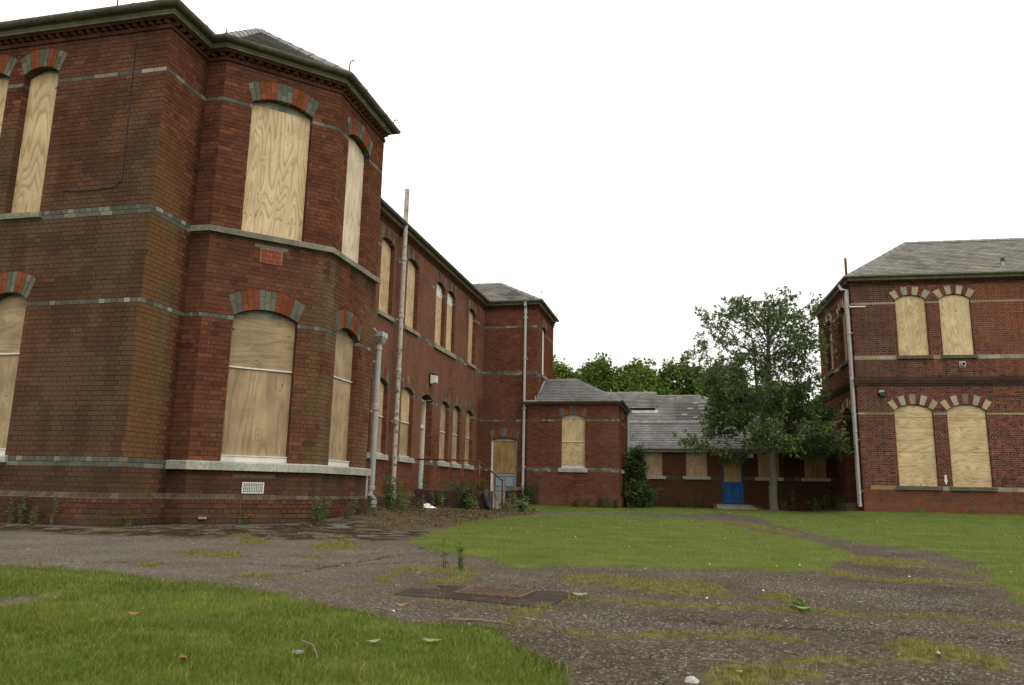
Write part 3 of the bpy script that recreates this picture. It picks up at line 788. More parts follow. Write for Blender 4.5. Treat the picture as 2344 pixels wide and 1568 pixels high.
window(LB, W_BS, bsd[1], .115, [(4.94, None, PLY_WHITE, False)], None, SCH5, subsill=False)
sW = (1.565, .145, .075, .10, (.40, .385, .33)); sWU = (5.42, .125, .07, .10, (.29, .27, .20))
for i, o in enumerate(wing_lo): window(LB, W_WING, o, .12, [(1.61, 2.59, PLY_TAN, False), (2.60, None, PLY_TAN if i > 2 else PLY_FAIR, i == 1)], sW, SCHS, batten=2.595, single=False)
for i, o in enumerate(wing_up):
    if i in (3, 4):
        window(LB, W_WING, o, .12, [(5.42, 7.12, PLY_FAIR, False), (7.13, None, PLY_LIGHT if False else M_WHITE, False)], (5.40, .16, .07, .09, (.30, .28, .21)), SCHS, subsill=False, single=False)
    else: window(LB, W_WING, o, .12, [(5.43, None, PLY_FAIR, False)], sWU, SCHS, subsill=False, single=False)
# tall narrow window on the side of the far projection
window(LB, W_TS, ts_win[0], .10, [(5.43, None, M_WHITE, False)], sWU, SCHS, subsill=False, single=False)
# wing door, deep in its reveal
o = wing_door[0]
voussoirs(W_WING, o, LB, SCHS, .30, single=False)
dr = panel(W_WING, arch_poly(o, .66, -.003), -.275, .04, 'door', M_DOORBLUE, LB, label='pale blue door deep in its white frame')
for a, b, z0, z1 in ((0, .10, .66, 3.50), (.94, 1.04, .66, 3.50), (.1, .94, 2.58, 2.68), (.1, .94, 3.42, 3.5)):
    q = MB(); c = np.array(W_WING.P(o.u0+(a+b)/2, (z0+z1)/2, -.245)); q.obox(c, np.append(W_WING.d, 0)*(b-a)/2, np.append(W_WING.n, 0)*.03, (0, 0, (z1-z0)/2)); q.obj('door_frame', M_WHITE, dr)
panel(W_WING, [(o.u0+.1, 2.68), (o.u1-.1, 2.68), (o.u1-.1, 3.42), (o.u0+.1, 3.42)], -.265, .01, 'plywood_board', PLY_TAN, dr)
panel(W_WING, [(o.u0+.1, 1.3), (o.u1-.1, 1.3), (o.u1-.1, 2.58), (o.u0+.1, 2.58)], -.265, .01, 'plywood_board', PLY_TAN, dr)
# half boarded pale blue door in the far projection
def half_door(root, w, o, zb, zsplit, ztop, paint, board, frame, recess=.10, left_post=None, sch=None, label=None, single=True):
    d = panel(w, arch_poly(o, zb, -.003) if o.rise else [(o.u0, zb), (o.u1, zb), (o.u1, ztop+.06), (o.u0, ztop+.06)], -recess-.03, .03, 'door', frame, root, label=label)
    def bx(u0, u1, z0, z1, f, t, mt, nm):
        q = MB(); c = np.array(w.P((u0+u1)/2, (z0+z1)/2, f-t/2)); q.obox(c, np.append(w.d, 0)*(u1-u0)/2, np.append(w.n, 0)*t/2, (0, 0, (z1-z0)/2)); return q.obj(nm, mt, d)
    ins = .07
    bx(o.u0, o.u0+ins, zb, ztop+.03, -recess+.04, .05, left_post or frame, 'door_frame'); bx(o.u1-ins, o.u1, zb, ztop+.03, -recess+.04, .05, frame, 'door_frame')
    bx(o.u0+ins, o.u1-ins, ztop, ztop+.05, -recess+.04, .05, frame, 'door_frame')
    bx(o.u0+ins, o.u1-ins, zb+.02, zsplit+.02, -recess, .03, paint, 'door_leaf')
    mid = (o.u0+o.u1)/2
    for a, b in ((o.u0+ins+.07, mid-.035), (mid+.035, o.u1-ins-.07)):
        q = MB()
        for u0, u1, z0, z1 in ((a, b, zb+.20, zb+.212), (a, b, zsplit-.13, zsplit-.118), (a, a+.012, zb+.2, zsplit-.118), (b-.012, b, zb+.2, zsplit-.118)):
            c = np.array(w.P((u0+u1)/2, (z0+z1)/2, -recess+.002)); q.obox(c, np.append(w.d, 0)*(u1-u0)/2, np.append(w.n, 0)*.006, (0, 0, (z1-z0)/2))
        q.obj('door_panel', M_DARK, d)
    panel(w, [(o.u0+ins+.01, zsplit+.01), (o.u1-ins-.01, zsplit+.01), (o.u1-ins-.01, ztop), (o.u0+ins+.01, ztop)], -recess+.02, .018, 'plywood_board', board, d)
    if sch: voussoirs(w, o, d, sch, recess+.05, single=single)
    return d
half_door(LB, W_TF, tf_door[0], .62, 1.33, 2.60, M_DOORBLUE, PLY_BROWN, M_GREYFRAME, left_post=M_WHITE, sch=SCH5, label='pale blue door with brown plywood over its upper half')

# --- roofs of the left building
SL = Slates()
def slcol(base, moss=.2, seed=0):
    def f(p, k):
        v = rng.uniform(.82, 1.16); c = tuple(a*v for a in base); n = vnoise(p[0]*.9+p[1]*.4, p[2]*1.7+p[1]*.5, seed); n2 = vnoise(p[0]*2.1, p[2]*4, seed+4)
        c = lerp(c, (.21, .19, .145), moss*sstep(.45, .8, n)+.25*(rng.random() < .06)); c = lerp(c, (.05, .047, .045), .45*sstep(.6, .85, n2)*moss*2)
        return c
    return f
SC1 = slcol((.21, .20, .185), .35, 3); EZ = WT+.33
eo = .17
P_, ns_, ms_ = miters(pathL); E_ = [p+m_*eo for p, m_ in zip(P_, ms_)]
def e3(i, z=EZ): return (E_[i][0], E_[i][1], z)
apex = (-8.79, 13.31, 10.2)
slate_facet(SL, [e3(3), e3(4), apex], .16, .24, SC1)
slate_facet(SL, [e3(2), e3(3), apex], .16, .24, SC1)
slate_facet(SL, [e3(4), e3(5), (-8.2, 14.6, 9.9), apex], .16, .24, SC1)
ridge(LB, (E_[3][0], E_[3][1], EZ+.02), apex, step=.45); ridge(LB, (E_[4][0], E_[4][1], EZ+.02), apex, step=.45)
# far projection : hipped end
ax_, ay_, az_ = -8.05, 32.05, 9.62
tcor = e3(8); tside = (E_[8][0], 34.2, EZ)
slate_facet(SL, [(-8.0, E_[7][1], EZ), tcor, (ax_, ay_, az_), (-11.5, ay_, az_), (-11.5, 30.6, EZ+.5)], .17, .3, slcol((.16, .15, .135), .7, 8))
slate_facet(SL, [tcor, tside, (ax_, ay_, az_)], .17, .3, SC1)
ridge(LB, tcor, (ax_, ay_, az_), step=.5); ridge(LB, (ax_, ay_, az_), (-11.5, ay_, az_), step=.5)
# plain slopes behind the gutters of the near block and the wing
slate_facet(SL, [(-13.5, E_[0][1], EZ), e3(1), (E_[1][0]-1.5, E_[1][1]+1.5, EZ+.45), (-13.5, E_[1][1]+1.5, EZ+.45)], .35, .5, SC1)
slate_facet(SL, [e3(1), e3(2), (E_[1][0]-1.5, 12.4, EZ+.45), (E_[1][0]-1.5, E_[1][1]+1.5, EZ+.45)], .35, .5, SC1)
slate_facet(SL, [(E_[6][0], 14.4, EZ), (E_[7][0], 30.2, EZ), (-11.2, 31.5, 9.95), (-11.2, 14.4, 9.95)], .35, .5, SC1)
flush_slates(SL, LB, 300)

# --- pipes of the left building
pipe(LB, [(-7.93, 18.62, 4.42), (-7.93, 18.62, .62), (-7.95, 18.58, .50), (-7.90, 18.72, .38), (-7.90, 18.72, .16)], .074, M_PIPE, (4.25, 2.75, 2.68, .66, .3), label='grey downpipe with a box hopper beside the bay',
     brackets=[(-8.0, 18.6, 3.9), (-8.0, 18.6, 2.6)], bdir=(0, 1))
m = MB(); m.add([(-8.03, 18.53, 4.40), (-7.83, 18.53, 4.40), (-7.83, 18.71, 4.40), (-8.03, 18.71, 4.40), (-8.10, 18.44, 4.56), (-7.77, 18.44, 4.56), (-7.77, 18.80, 4.56), (-8.10, 18.80, 4.56), (-8.10, 18.44, 4.68), (-7.77, 18.44, 4.68), (-7.77, 18.80, 4.68), (-8.10, 18.80, 4.68)],
      [(0, 1, 5, 4), (1, 2, 6, 5), (2, 3, 7, 6), (3, 0, 4, 7), (4, 5, 9, 8), (5, 6, 10, 9), (6, 7, 11, 10), (7, 4, 8, 11), (0, 3, 2, 1)]); m.obj('rainwater_hopper', M_PIPE, LB)
m = MB(); m.tube([(-7.95, 18.5, 4.66), (-8.05, 17.6, 4.95), (-8.1, 16.5, 5.0)], .03, 8); m.obj('waste_pipe', M_PIPE_OLD, LB)
m = MB(); m.tube([(-8.12, 17.9, 1.0), (-7.93, 18.25, .98), (-7.93, 18.3, .9), (-7.93, 18.3, .15)], .03, 8); m.obj('waste_pipe', M_PIPE, LB)
m = MB(); m.box(-8.2, -7.7, 18.2, 18.95, -.1, .20, (.14, .135, .10)); m.obj('gully_block', M_STONE, LB)
pipe(LB, [(-8.02, 20.32, 9.36), (-8.02, 20.32, .7), (-8.0, 20.36, .5), (-8.06, 20.42, .35), (-8.02, 20.42, .02)], .068, M_PIPE_OLD, (7.2, 5.5, 3.95, 2.55, .75, .42), label='flaking white soil pipe rising above the gutter',
     brackets=[(-8.1, 20.32, 5.4), (-8.1, 20.32, 7.1), (-8.1, 20.32, 2.5)], bdir=(0, 1))
pipe(LB, [(-6.46, 29.88, 8.24), (-6.46, 29.90, 8.12), (-6.46, 30.0, 7.95), (-6.46, 30.0, .5)], .055, M_PIPE, (8.1, 7.8, 5.95, 3.9, 2.0, .9), label='pale grey downpipe at the far projection', brackets=[(-6.46, 30.04, z) for z in (7.6, 5.9, 3.9, 1.6)])
# wall lamp, air bricks, cable, gutter hooks
def wall_lamp(root, w, u, z, W_=.20, Hh=.28, D=.16, glass_side=True, label=None):
    m = MB(); c = np.array(w.P(u, z, .03)); m.obox(c, np.append(w.d, 0)*W_/2, np.append(w.n, 0)*.03, (0, 0, Hh/2)); b = m.obj('wall_lamp', M_BLACKPLASTIC, root, label=label)
    m = MB(); pr = [(-.5, .46, .06), (.5, .46, .06), (.5, -.42, .06), (-.5, -.42, .06), (-.42, .36, .06+D), (.42, .36, .06+D), (.42, -.30, .06+D), (-.42, -.30, .06+D)]
    m.add([w.P(u+a*W_, z+e*Hh, o_) for a, e, o_ in pr], [(0, 1, 5, 4), (1, 2, 6, 5), (2, 3, 7, 6), (3, 0, 4, 7), (4, 5, 6, 7)]); m.obj('lamp_lens', M_GLASS, b)
    m = MB(); c = np.array(w.P(u, z+Hh*.5, .10)); m.obox(c, np.append(w.d, 0)*W_/2*1.04, np.append(w.n, 0)*.12, (0, 0, .015)); m.obj('lamp_hood', M_BLACKPLASTIC, b)
wall_lamp(LB, W_WING, YW(23.55), 4.14, .26, .34, .17, label='box shaped security lamp above the white framed doorway')
def airbrick(root, w, u0, u1, z0, z1, nx, nz, mat, proud=.012, name='air_brick', label=None):
    m = MB(); g = .012
    def b(a, c, e, f): 
        cc = np.array(w.P((a+c)/2, (e+f)/2, proud/2)); m.obox(cc, np.append(w.d, 0)*(c-a)/2, np.append(w.n, 0)*(proud/2+.004), (0, 0, (f-e)/2))
    b(u0, u1, z0, z0+g*1.6); b(u0, u1, z1-g*1.6, z1); b(u0, u0+g*1.6, z0+g*1.6, z1-g*1.6); b(u1-g*1.6, u1, z0+g*1.6, z1-g*1.6)
    A0, A1, Z0, Z1 = u0+g*1.6, u1-g*1.6, z0+g*1.6, z1-g*1.6
    for i in range(1, nx): x = A0+(A1-A0)*i/nx; b(x-.0045, x+.0045, Z0, Z1)
    for i in range(1, nz): z = Z0+(Z1-Z0)*i/nz; cc = np.array(w.P((A0+A1)/2, z, proud/2-.002)); m.obox(cc, np.append(w.d, 0)*(A1-A0)/2, np.append(w.n, 0)*(proud/2), (0, 0, .0045))
    o = m.obj(name, mat, root, label=label)
    q = MB(); q.add([w.P(u0+.005, z0+.005, .0085), w.P(u1-.005, z0+.005, .0085), w.P(u1-.005, z1-.005, .0085), w.P(u0+.005, z1-.005, .0085)], [(0, 1, 2, 3)]); q.obj('vent_void', M_DARK, o)
airbrick(LB, W_45, .86, 1.21, .545, .725, 11, 6, M_PALE, .022, label='pale square vent grille under the lower sill course')
wpl = Wall(pathP[3], pathP[4])
airbrick(LB, wpl, .87, 1.07, .16, .225, 9, 2, M_RUST, .014)
for u, z in ((.30, .16), ):
    m = MB(); c = np.array(wpl.P(u, z, .02)); m.obox(c, np.append(wpl.d, 0)*.06, np.append(wpl.n, 0)*.03, (0, 0, .018)); m.obj('stone_wedge', M_CONC, LB)
def stone_panel(u0, u1, z0, z1, col, root, w, name, nrow=0):
    m = MB(); c = np.array(w.P((u0+u1)/2, (z0+z1)/2, .0)); m.obox(c, np.append(w.d, 0)*(u1-u0)/2, np.append(w.n, 0)*.012, (0, 0, (z1-z0)/2), col); m.obj(name, M_STONE, root)
stone_panel(.74, 1.31, 4.70, 4.76, (.17, .165, .13), LB, W_45, 'lintel_stone')
stone_panel(.84, 1.22, 4.44, 4.70, (.36, .20, .14), LB, W_45, 'blocked_vent')
for k in range(3):
    for j in range(2 if k % 2 else 3):
        a = .852+(.36/3*j if k % 2 == 0 else .36/2*j)+.004; b_ = a+(.36/3 if k % 2 == 0 else .36/2)-.012
        m = MB(); z = 4.455+k*.082; c = np.array(W_45.P((a+b_)/2, z+.034, .010)); m.obox(c, np.append(W_45.d, 0)*(b_-a)/2, np.append(W_45.n, 0)*.006, (0, 0, .033), (.26, .07, .04)); m.obj('brick', M_BRICK, LB)
stone_panel(.70, 1.38, .79, .85, (.11, .095, .06), LB, W_45, 'lintel_stone')
m = MB(); cpts = [(XF(-8.715), 7.93), (XF(-8.70), 7.0), (XF(-8.68), 6.2), (XF(-8.66), 5.6), (XF(-8.68), 5.36), (XF(-8.78), 5.27), (XF(-9.1), 5.24), (XF(-9.5), 5.24), (XF(-9.76), 5.27)]
m.tube([W_FRONT.P(u, z, .02) for u, z in cpts], .007, 6); m.obj('loose_cable', M_RUBBER, LB)
def hook(root, p, h=.35, curl=True):
    m = MB(); x, y, z = p; pts = [(x, y, z), (x, y, z+h*.75)]+([(x+.02, y, z+h*.95), (x+.07, y, z+h), (x+.09, y, z+h*.88)] if curl else [])
    m.tube(pts, .012, 6); m.obj('iron_hook', M_RUST, root)
hook(LB, (E_[3][0]-.02, E_[3][1]+.02, EZ-.05), .30, False); hook(LB, (E_[4][0], E_[4][1], EZ-.02), .32); hook(LB, (E_[5][0], 14.5, EZ-.04), .25); hook(LB, (-9.0, 9.62, EZ-.03), .35, False)
hook(LB, (tcor[0], tcor[1]+.05, EZ-.02), .40); hook(LB, (E_[8][0], 33.7, EZ-.02), .35)
# ================================================================== SMALL ANNEX
AN = thing('brick_annex', (-4.5, 32, 0), label='small single storey brick annex with hipped slate roof and one boarded front window', cat='building')
pathA = [(-6.32, 33.9), (-6.32, 30.0), (-2.72, 30.0), (-2.72, 33.9)]
W_AL, W_AF, W_AS = [Wall(pathA[i], pathA[i+1]) for i in range(3)]
B = Bricks()
ca = col_left({45: 1, 19: 2, 20: 2}, grime_wing)
a_op = [Opening(1.36, 2.31, 1.5, 3.53, .12, .33, .6)]
as_op = [Opening(1.25, 2.1, 1.5, 3.53, .12, .33, .6)]
WTA = 3.975
for w, ops, e in ((W_AL, [], (0, .004)), (W_AF, a_op, (.004, .004)), (W_AS, as_op, (.004, 0))):
    lay(B, w, .525, WTA, ops, ca, mF, joint=.009, ext=e)
    for o in ops: reveal(B, w, o, .135, ca, mF)
P_, ns_, ms_ = miters(pathA); q = [tuple(p+m_*.05) for p, m_ in zip(P_, ms_)]
for i in range(3): lay(B, Wall(q[i], q[i+1]), -.15, .525, [], ca, mF, joint=.01, ext=(.004, .004), jit=.003)
flush_bricks(B, AN)
window(AN, W_AF, a_op[0], .11, [(1.68, 2.58, PLY_FAIR, True), (2.60, 3.50, PLY_FAIR, False)], (1.56, .15, .07, .09, (.40, .39, .33)), SCH5, frame=M_WHITE, batten=2.59)
window(AN, W_AS, as_op[0], .11, [(1.61, None, PLY_TAN, False)], (1.56, .15, .07, .09, (.40, .39, .33)), SCH5, single=False)
m = MB()
sweep(m, pathA, [(.02, WTA-.0), (.045, WTA+.04), (.045, WTA+.07), (-.04, WTA+.07), (-.04, WTA)], gaps=.225, colf=lambda p, i, j: (.16, .05, .03)); m.obj('eaves_course', M_BRICK, AN, kind='stuff')
m = MB(); sweep(m, pathA, [(.06, WTA+.072), (.10, WTA+.09), (.10, WTA+.13), (-.04, WTA+.13), (-.04, WTA+.072)]); m.obj('fascia', M_FASCIA, AN)
def simple_gutter(root, path, zc, oc, gr, mat, name='gutter', col=1.2):
    m = MB(); arc = [(oc+gr*math.cos(a), zc+gr*math.sin(a)) for a in [math.pi+math.pi*k/8 for k in range(9)]]
    inn = [(oc+(gr-.006)*math.cos(a), zc+(gr-.006)*math.sin(a)) for a in [math.pi+math.pi*k/8 for k in range(8, -1, -1)]]
    sweep(m, path, arc+inn)
    P, ns, ms = miters(path)
    for i in range(len(P)-1):
        Lg = np.linalg.norm(P[i+1]-P[i]); d = (P[i+1]-P[i])/Lg; n = ns[i]; k = max(1, int(round(Lg/col)))
        for j in range(k):
            c = P[i]+d*((j+.5)*Lg/k); ring = []
            for s_ in (-.03, .03): ring += [(c[0]+d[0]*s_+n[0]*(oc+(gr+.009)*math.cos(a)), c[1]+d[1]*s_+n[1]*(oc+(gr+.009)*math.cos(a)), zc+(gr+.009)*math.sin(a)) for a in [math.pi+math.pi*q_/8 for q_ in range(9)]]
            m.add(ring, [(q_, q_+1, q_+10, q_+9) for q_ in range(8)]+[tuple(range(9)), tuple(range(17, 8, -1))])
    return m.obj(name, mat, root)
simple_gutter(AN, pathA, WTA+.165, .165, .06, M_GUTTER)
SLA = Slates(); ez = WTA+.17; SCA = slcol((.135, .128, .128), .12, 21)
c1, c2, c3 = (-6.0, 29.86, ez), (-2.58, 29.86, ez), (-2.58, 34.3, ez)
ap = (-4.70, 32.1, 5.30)
slate_facet(SLA, [c1, c2, ap, (-6.0, 32.1, 5.30)], .185, .235, SCA); slate_facet(SLA, [c2, c3, ap], .185, .235, SCA)
flush_slates(SLA, AN)
ridge(AN, c2, ap, step=.38); ridge(AN, ap, (-5.98, 32.1, 5.30), step=.42)
m = MB(); m.add([(-6.0, 29.9, ez+.02), (-5.96, 32.1, 5.33), (-6.02, 32.1, 5.50), (-6.02, 29.9, ez+.18)], [(0, 1, 2, 3)]); m.box(-6.36, -5.9, 29.82, 30.15, ez-.02, ez+.05); m.obj('lead_flashing', M_LEAD, AN)
pipe(AN, [(-2.54, 33.3, 4.10), (-2.62, 33.32, 3.9), (-2.62, 33.32, .1)], .045, M_PIPE, (2.4,), label='slim white downpipe on the side of the annex')

# ================================================================== LOW RANGE WITH THE BLUE DOOR
RG = thing('low_brick_building', (1.5, 34.5, 0), label='low brick range with slate roof and royal blue door behind the courtyard tree', cat='building')
pathR = [(-2.9, 33.9), (6.1, 33.9)]
W_R = Wall(*pathR); B = Bricks(); XR = lambda x: x+2.9
r_win = [Opening(XR(-2.1), XR(-1.22), 1.35, 2.55), Opening(XR(-.26), XR(.63), 1.35, 2.55), Opening(XR(2.66), XR(3.52), 1.35, 2.55), Opening(XR(4.47), XR(5.34), 1.35, 2.55)]
r_door = [Opening(XR(1.21), XR(2.06), .3, 2.55)]
def tone_range(c, x, y, z, u, w, rev):
    n = vnoise(x*.8, z*1.1, 31); c = lerp(c, (.085, .038, .026), .55+.3*n); c = tuple(a*(1.0-.3*sstep(1.2, 2.6, x)) for a in c)  # bricks turn darker towards the right end
    if z < 1.3: c = lerp(c, (.06, .05, .03), .35*vnoise(x*2, z*3, 32))
    return c
cr_ = col_left({}, tone_range)
def crr(w, u, z, k, c, rev=False):
    if k in (17, 18): return tuple(a*.7 for a in greyb())
    return cr_(w, u, z, k, c, rev)
mR = mort((.105, .07, .05))
lay(B, W_R, .525, 2.475, r_win+r_door, crr, mR, joint=.009)
for o in r_win+r_door: reveal(B, W_R, o, .11, crr, mR)
lay(B, Wall((-2.9, 33.86), (6.1, 33.86)), -.15, .525, [Opening(XR(1.21), XR(2.06), -.15, 2.5)], crr, mR, joint=.009)
flush_bricks(B, RG)
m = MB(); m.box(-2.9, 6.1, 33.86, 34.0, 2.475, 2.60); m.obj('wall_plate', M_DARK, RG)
m = MB(); m.box(-2.7, 6.0, 33.74, 33.80, 2.40, 2.56); m.obj('fascia', M_FASCIA, RG)
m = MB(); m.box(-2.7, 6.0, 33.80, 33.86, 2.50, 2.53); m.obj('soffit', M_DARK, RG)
simple_gutter(RG, [(-2.7, 33.86), (6.0, 33.86)], 2.56, .175, .058, M_PIPE)
for i, o in enumerate(r_win):
    mt = (PLY_TAN, PLY_TAN, PLY_BROWN, PLY_BROWN)[i]
    fr = panel(W_R, [(o.u0, 1.33), (o.u1, 1.33), (o.u1, 2.5), (o.u0, 2.5)], -.10, .02, 'window', M_GREYFRAME, RG)
    panel(W_R, [(o.u0+.015, 1.41), (o.u1-.015, 1.41), (o.u1-.015, 2.49), (o.u0+.015, 2.49)], -.03, .018, 'plywood_board', mt, fr)
    prof = [(-.1, 1.415), (.06, 1.395), (.065, 1.385), (.065, 1.275), (-.05, 1.275)]
    a = [W_R.P(o.u0-.13, z, q_) for q_, z in prof]; b = [W_R.P(o.u1+.13, z, q_) for q_, z in prof]; m = MB()
    m.add(a+b, [(q_, (q_+1) % 5, 5+(q_+1) % 5, 5+q_) for q_ in range(5)]+[(4, 3, 2, 1, 0), (5, 6, 7, 8, 9)], (.40, .385, .32)); m.obj('sill', M_STONE, fr)
o = r_door[0]
half_door(RG, W_R, o, .30, 1.19, 2.44, M_BLUE, PLY_BROWN, M_BLUE, recess=.10, label='royal blue door with brown plywood over its upper half')
m = MB(); m.tube([W_R.P(o.u1-.12, 1.37, -.03), W_R.P(o.u1-.12, 1.37, -.08)], .02, 8); m.obj('door_knob', M_LEAD, RG)
wall_lamp(RG, W_R, XR(2.385), 2.28, .22, .22, .10, label='square lamp beside the blue door')
pipe(RG, [(5.79, 33.68, 2.5), (5.79, 33.78, 2.38), (5.79, 33.80, .2)], .05, M_PIPE, (2.3, .6), label='downpipe at the inner corner of the low range')
SLR = Slates(); SCR = slcol((.155, .145, .143), .05, 41)
slate_facet(SLR, [(-2.9, 33.68, 2.56), (5.9, 33.68, 2.56), (5.9, 35.85, 3.84), (-2.9, 35.85, 3.84)], .225, .235, SCR)
def scu(p, k):
    v = rng.uniform(.85, 1.15); base = (.125, .118, .108)
    n = vnoise(p[0]*1.3, p[2]*3, 51)
    c = tuple(a*v for a in base)
    dk = sstep(-1.0, -.6, p[0])*sstep(5.35, 5.05, p[2]+.35*(n-.5)); c = lerp(c, (.055, .05, .047), .8*dk)
    if p[0] < -1.0: c = lerp(c, (.27, .25, .20), .6*sstep(.3, .6, n)*sstep(5.0, 4.8, p[2])); c = lerp(c, (.05, .05, .045), .5*sstep(.6, .75, n))
    elif rng.random() < .12: c = lerp(c, (.26, .24, .21), .7)
    return c
ua, ub = 3.80, 5.70
slate_facet(SLR, [(-6.5, 37.3, ua), (4.2, 37.3, ua), (.40, 41.0, ub), (-6.5, 41.0, ub)], .2, .27, scu)
slate_facet(SLR, [(4.2, 37.3, ua), (4.2, 44.7, ua), (.40, 41.0, ub)], .2, .27, scu)
flush_slates(SLR, RG)
ridge(RG, (-2.9, 35.9, 3.88), (5.9, 35.9, 3.88), .07, .2, .62); ridge(RG, (4.2, 37.3, ua+.02), (.40, 41.0, ub), .04, .13, .8); ridge(RG, (-1.7, 41.0, ub-.01), (.40, 41.0, ub-.01), .03, .1, .8)
# raised ventilator strip on the upper roof, with a dark slot below it and pale flashing
sl = (ub-ua)/3.7
B = Slates(); y0 = 39.0; z0_ = ua+(y0-37.3)*sl
slate_facet(B, [(-6.5, y0, z0_+.16), (-1.72, y0, z0_+.16), (-1.72, 41.05, ub+.14), (-6.5, 41.05, ub+.14)], .2, .3, slcol((.15, .14, .13), .5, 61))
B.V = B.V; mvx = B.MV_extra
flush_slates(B, RG, 120)
ridge(RG, (-6.5, 41.08, ub+.15), (-1.72, 41.08, ub+.15), .06, .16, .72, lap=.03)
m = MB(); m.box(-6.5, -1.78, y0+.10, y0+.3, z0_-.05, z0_+.13); m.obj('ventilation_slot', M_DARK, RG)
m = MB(); m.box(-1.79, -1.72, y0, 41.0, z0_-.1, z0_+.02); m.add([(-1.72, y0, z0_-.05), (-1.72, 41.05, ub-.1), (-1.72, 41.05, ub+.14), (-1.72, y0, z0_+.16)], [(0, 1, 2, 3)])
m.add([(-6.5, y0-.22, z0_-.22*sl+.03), (-1.6, y0-.22, z0_-.22*sl+.03), (-1.6, y0+.12, z0_+.12*sl+.035), (-6.5, y0+.12, z0_+.12*sl+.035)], [(0, 1, 2, 3)]); m.obj('lead_flashing', M_LEAD, RG)
# wall closing the gap behind the low lean-to
m = MB(); m.box(-6.5, 4.0, 37.5, 37.6, -.1, 3.85, (.12, .05, .035)); m.obj('rear_wall', M_BRICK, RG)
# ramp in front of the blue door
RP = thing('door_ramp', (1.65, 33.2, 0), label='pale concrete ramp with red brick edges in front of the blue door', cat='ramp')
m = MB(); m.add([(.95, 33.84, .29), (2.33, 33.84, .29), (2.52, 32.1, .11), (.96, 32.1, .11), (.95, 33.84, -.1), (2.33, 33.84, -.1), (2.52, 32.1, -.1), (.96, 32.1, -.1)], [(0, 3, 2, 1), (3, 7, 6, 2), (0, 4, 7, 3), (1, 2, 6, 5)]); m.obj('slab', M_CONC, RP)
for s_, xa, xb in ((0, .86, .88), (1, 2.43, 2.62)):
    for k in range(8):
        f0, f1 = k/8, (k+1)/8-.006; ya, yb = 33.84-1.74*f0, 33.84-1.74*f1; za, zb = .30-.18*f0, .30-.18*f1; x_a, x_b = xa+(xb-xa)*f0, xa+(xb-xa)*f1; v = rng.uniform(.8, 1.2)
        m = MB(); m.add([(x_a-.05, ya, za), (x_a+.06, ya, za), (x_b+.06, yb, zb), (x_b-.05, yb, zb), (x_a-.05, ya, -.1), (x_a+.06, ya, -.1), (x_b+.06, yb, -.1), (x_b-.05, yb, -.1)], [(0, 3, 2, 1), (0, 1, 5, 4), (2, 3, 7, 6), (0, 4, 7, 3), (1, 2, 6, 5)], (.20*v, .07*v, .045*v)); m.obj('brick', M_BRICK, RP)

# ================================================================== RIGHT BUILDING
RB = thing('brick_building', (8.5, 32.5, 0), label='two storey brick building on the right with cream and red striped window arches', cat='building')
yr = .0436; C0 = np.array([5.88, 29.85]); er = np.array([math.cos(yr), math.sin(yr)]); el = np.array([-er[1], er[0]])
farL = C0+el*5.85
pathRB = [tuple(farL+er*4), tuple(farL), tuple(C0), tuple(C0+er*10.2), tuple(C0+er*10.2+el*5.85)]
W_RX, W_RL, W_RF, W_RE = [Wall(pathRB[i], pathRB[i+1]) for i in range(4)]
ul = lambda u: 5.85-u
RO_up = [Opening(1.50, 2.54, 5.625, 7.82, .17, .31), Opening(2.98, 4.02, 5.625, 7.82, .17, .31), Opening(7.0, 8.04, 5.625, 7.82, .17, .31)]
RO_lo = [Opening(1.20, 2.48, 1.05, 3.76, .22, .34), Opening(2.93, 4.21, 1.05, 3.76, .22, .34), Opening(7.0, 8.28, 1.05, 3.76, .22, .34)]
RO_left_up = [Opening(ul(2.14), ul(1.05), 5.625, 7.72, .20, .31), Opening(ul(4.50), ul(3.42), 5.625, 7.72, .20, .31)]
RO_left_door = [Opening(ul(2.45), ul(.92), .45, 3.70, .32, .34)]
BUFFC = [(.42, .35, .215), (.36, .26, .13), (.40, .36, .26), (.33, .27, .17)]
def st_band(k):
    if k == 102: return (('B',), .78)
    if k in (75, ): return (('B',), .9)
    if k == 48: return (('B',), .9)
    return None
bc = {}
def cRB(w, u, z, k, c, rev=False):
    x, y, _ = w.P(u, z)
    n = vnoise(u*.7+(5 if w is W_RL else 0), z*.55, 71); n2 = vnoise(u*.35, z*.8, 73)
    if c is not None and not rev:
        b_ = rng.choice(BUFFC); v = rng.uniform(.8, 1.1); b_ = tuple(a*v*.9 for a in b_); return lerp(b_, (.16, .12, .08), .35*n)
    if rev and k in (102, 75, 48): return (.22, .17, .10)
    if z < 1.1 and 0: pass
    r = rng.random()
    if r < .45: c = (.150, .055, .036)
    elif r < .8: c = (.105, .042, .034)
    elif r < .93: c = (.20, .062, .034)
    else: c = (.075, .035, .032)
    v = rng.uniform(.74, 1.12); c = tuple(a*v for a in c)
    if 4.6 < z < 4.95: c = lerp(c, (.045, .038, .03), .75)
    if w is W_RF: c = lerp(c, (.085, .038, .032), .55*sstep(2.4, .2, u)*sstep(1.2, 4.0, z)); c = lerp(c, (.20, .062, .03), .5*sstep(3.2, 4.6, u)*sstep(.3, .6, n))
    if 4.95 < z < 5.59 or 7.9 < z: c = lerp(c, (.05, .035, .028), .3*sstep(.35, .7, vnoise(u*4, 2, 75)))
    if z < 1.0: c = lerp(c, (.19, .07, .036), .5)
    if .5 < z < .96: c = lerp(c, (.06, .04, .03), .4*sstep(.4, .7, vnoise(u*3, 5, 76)))
    if z < .5: c = lerp(c, (.12, .075, .04), .35*n)
    if w is W_RF and z > 5 and u < 2: c = lerp(c, (.06, .035, .03), .3*n)
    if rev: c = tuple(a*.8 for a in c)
    return c
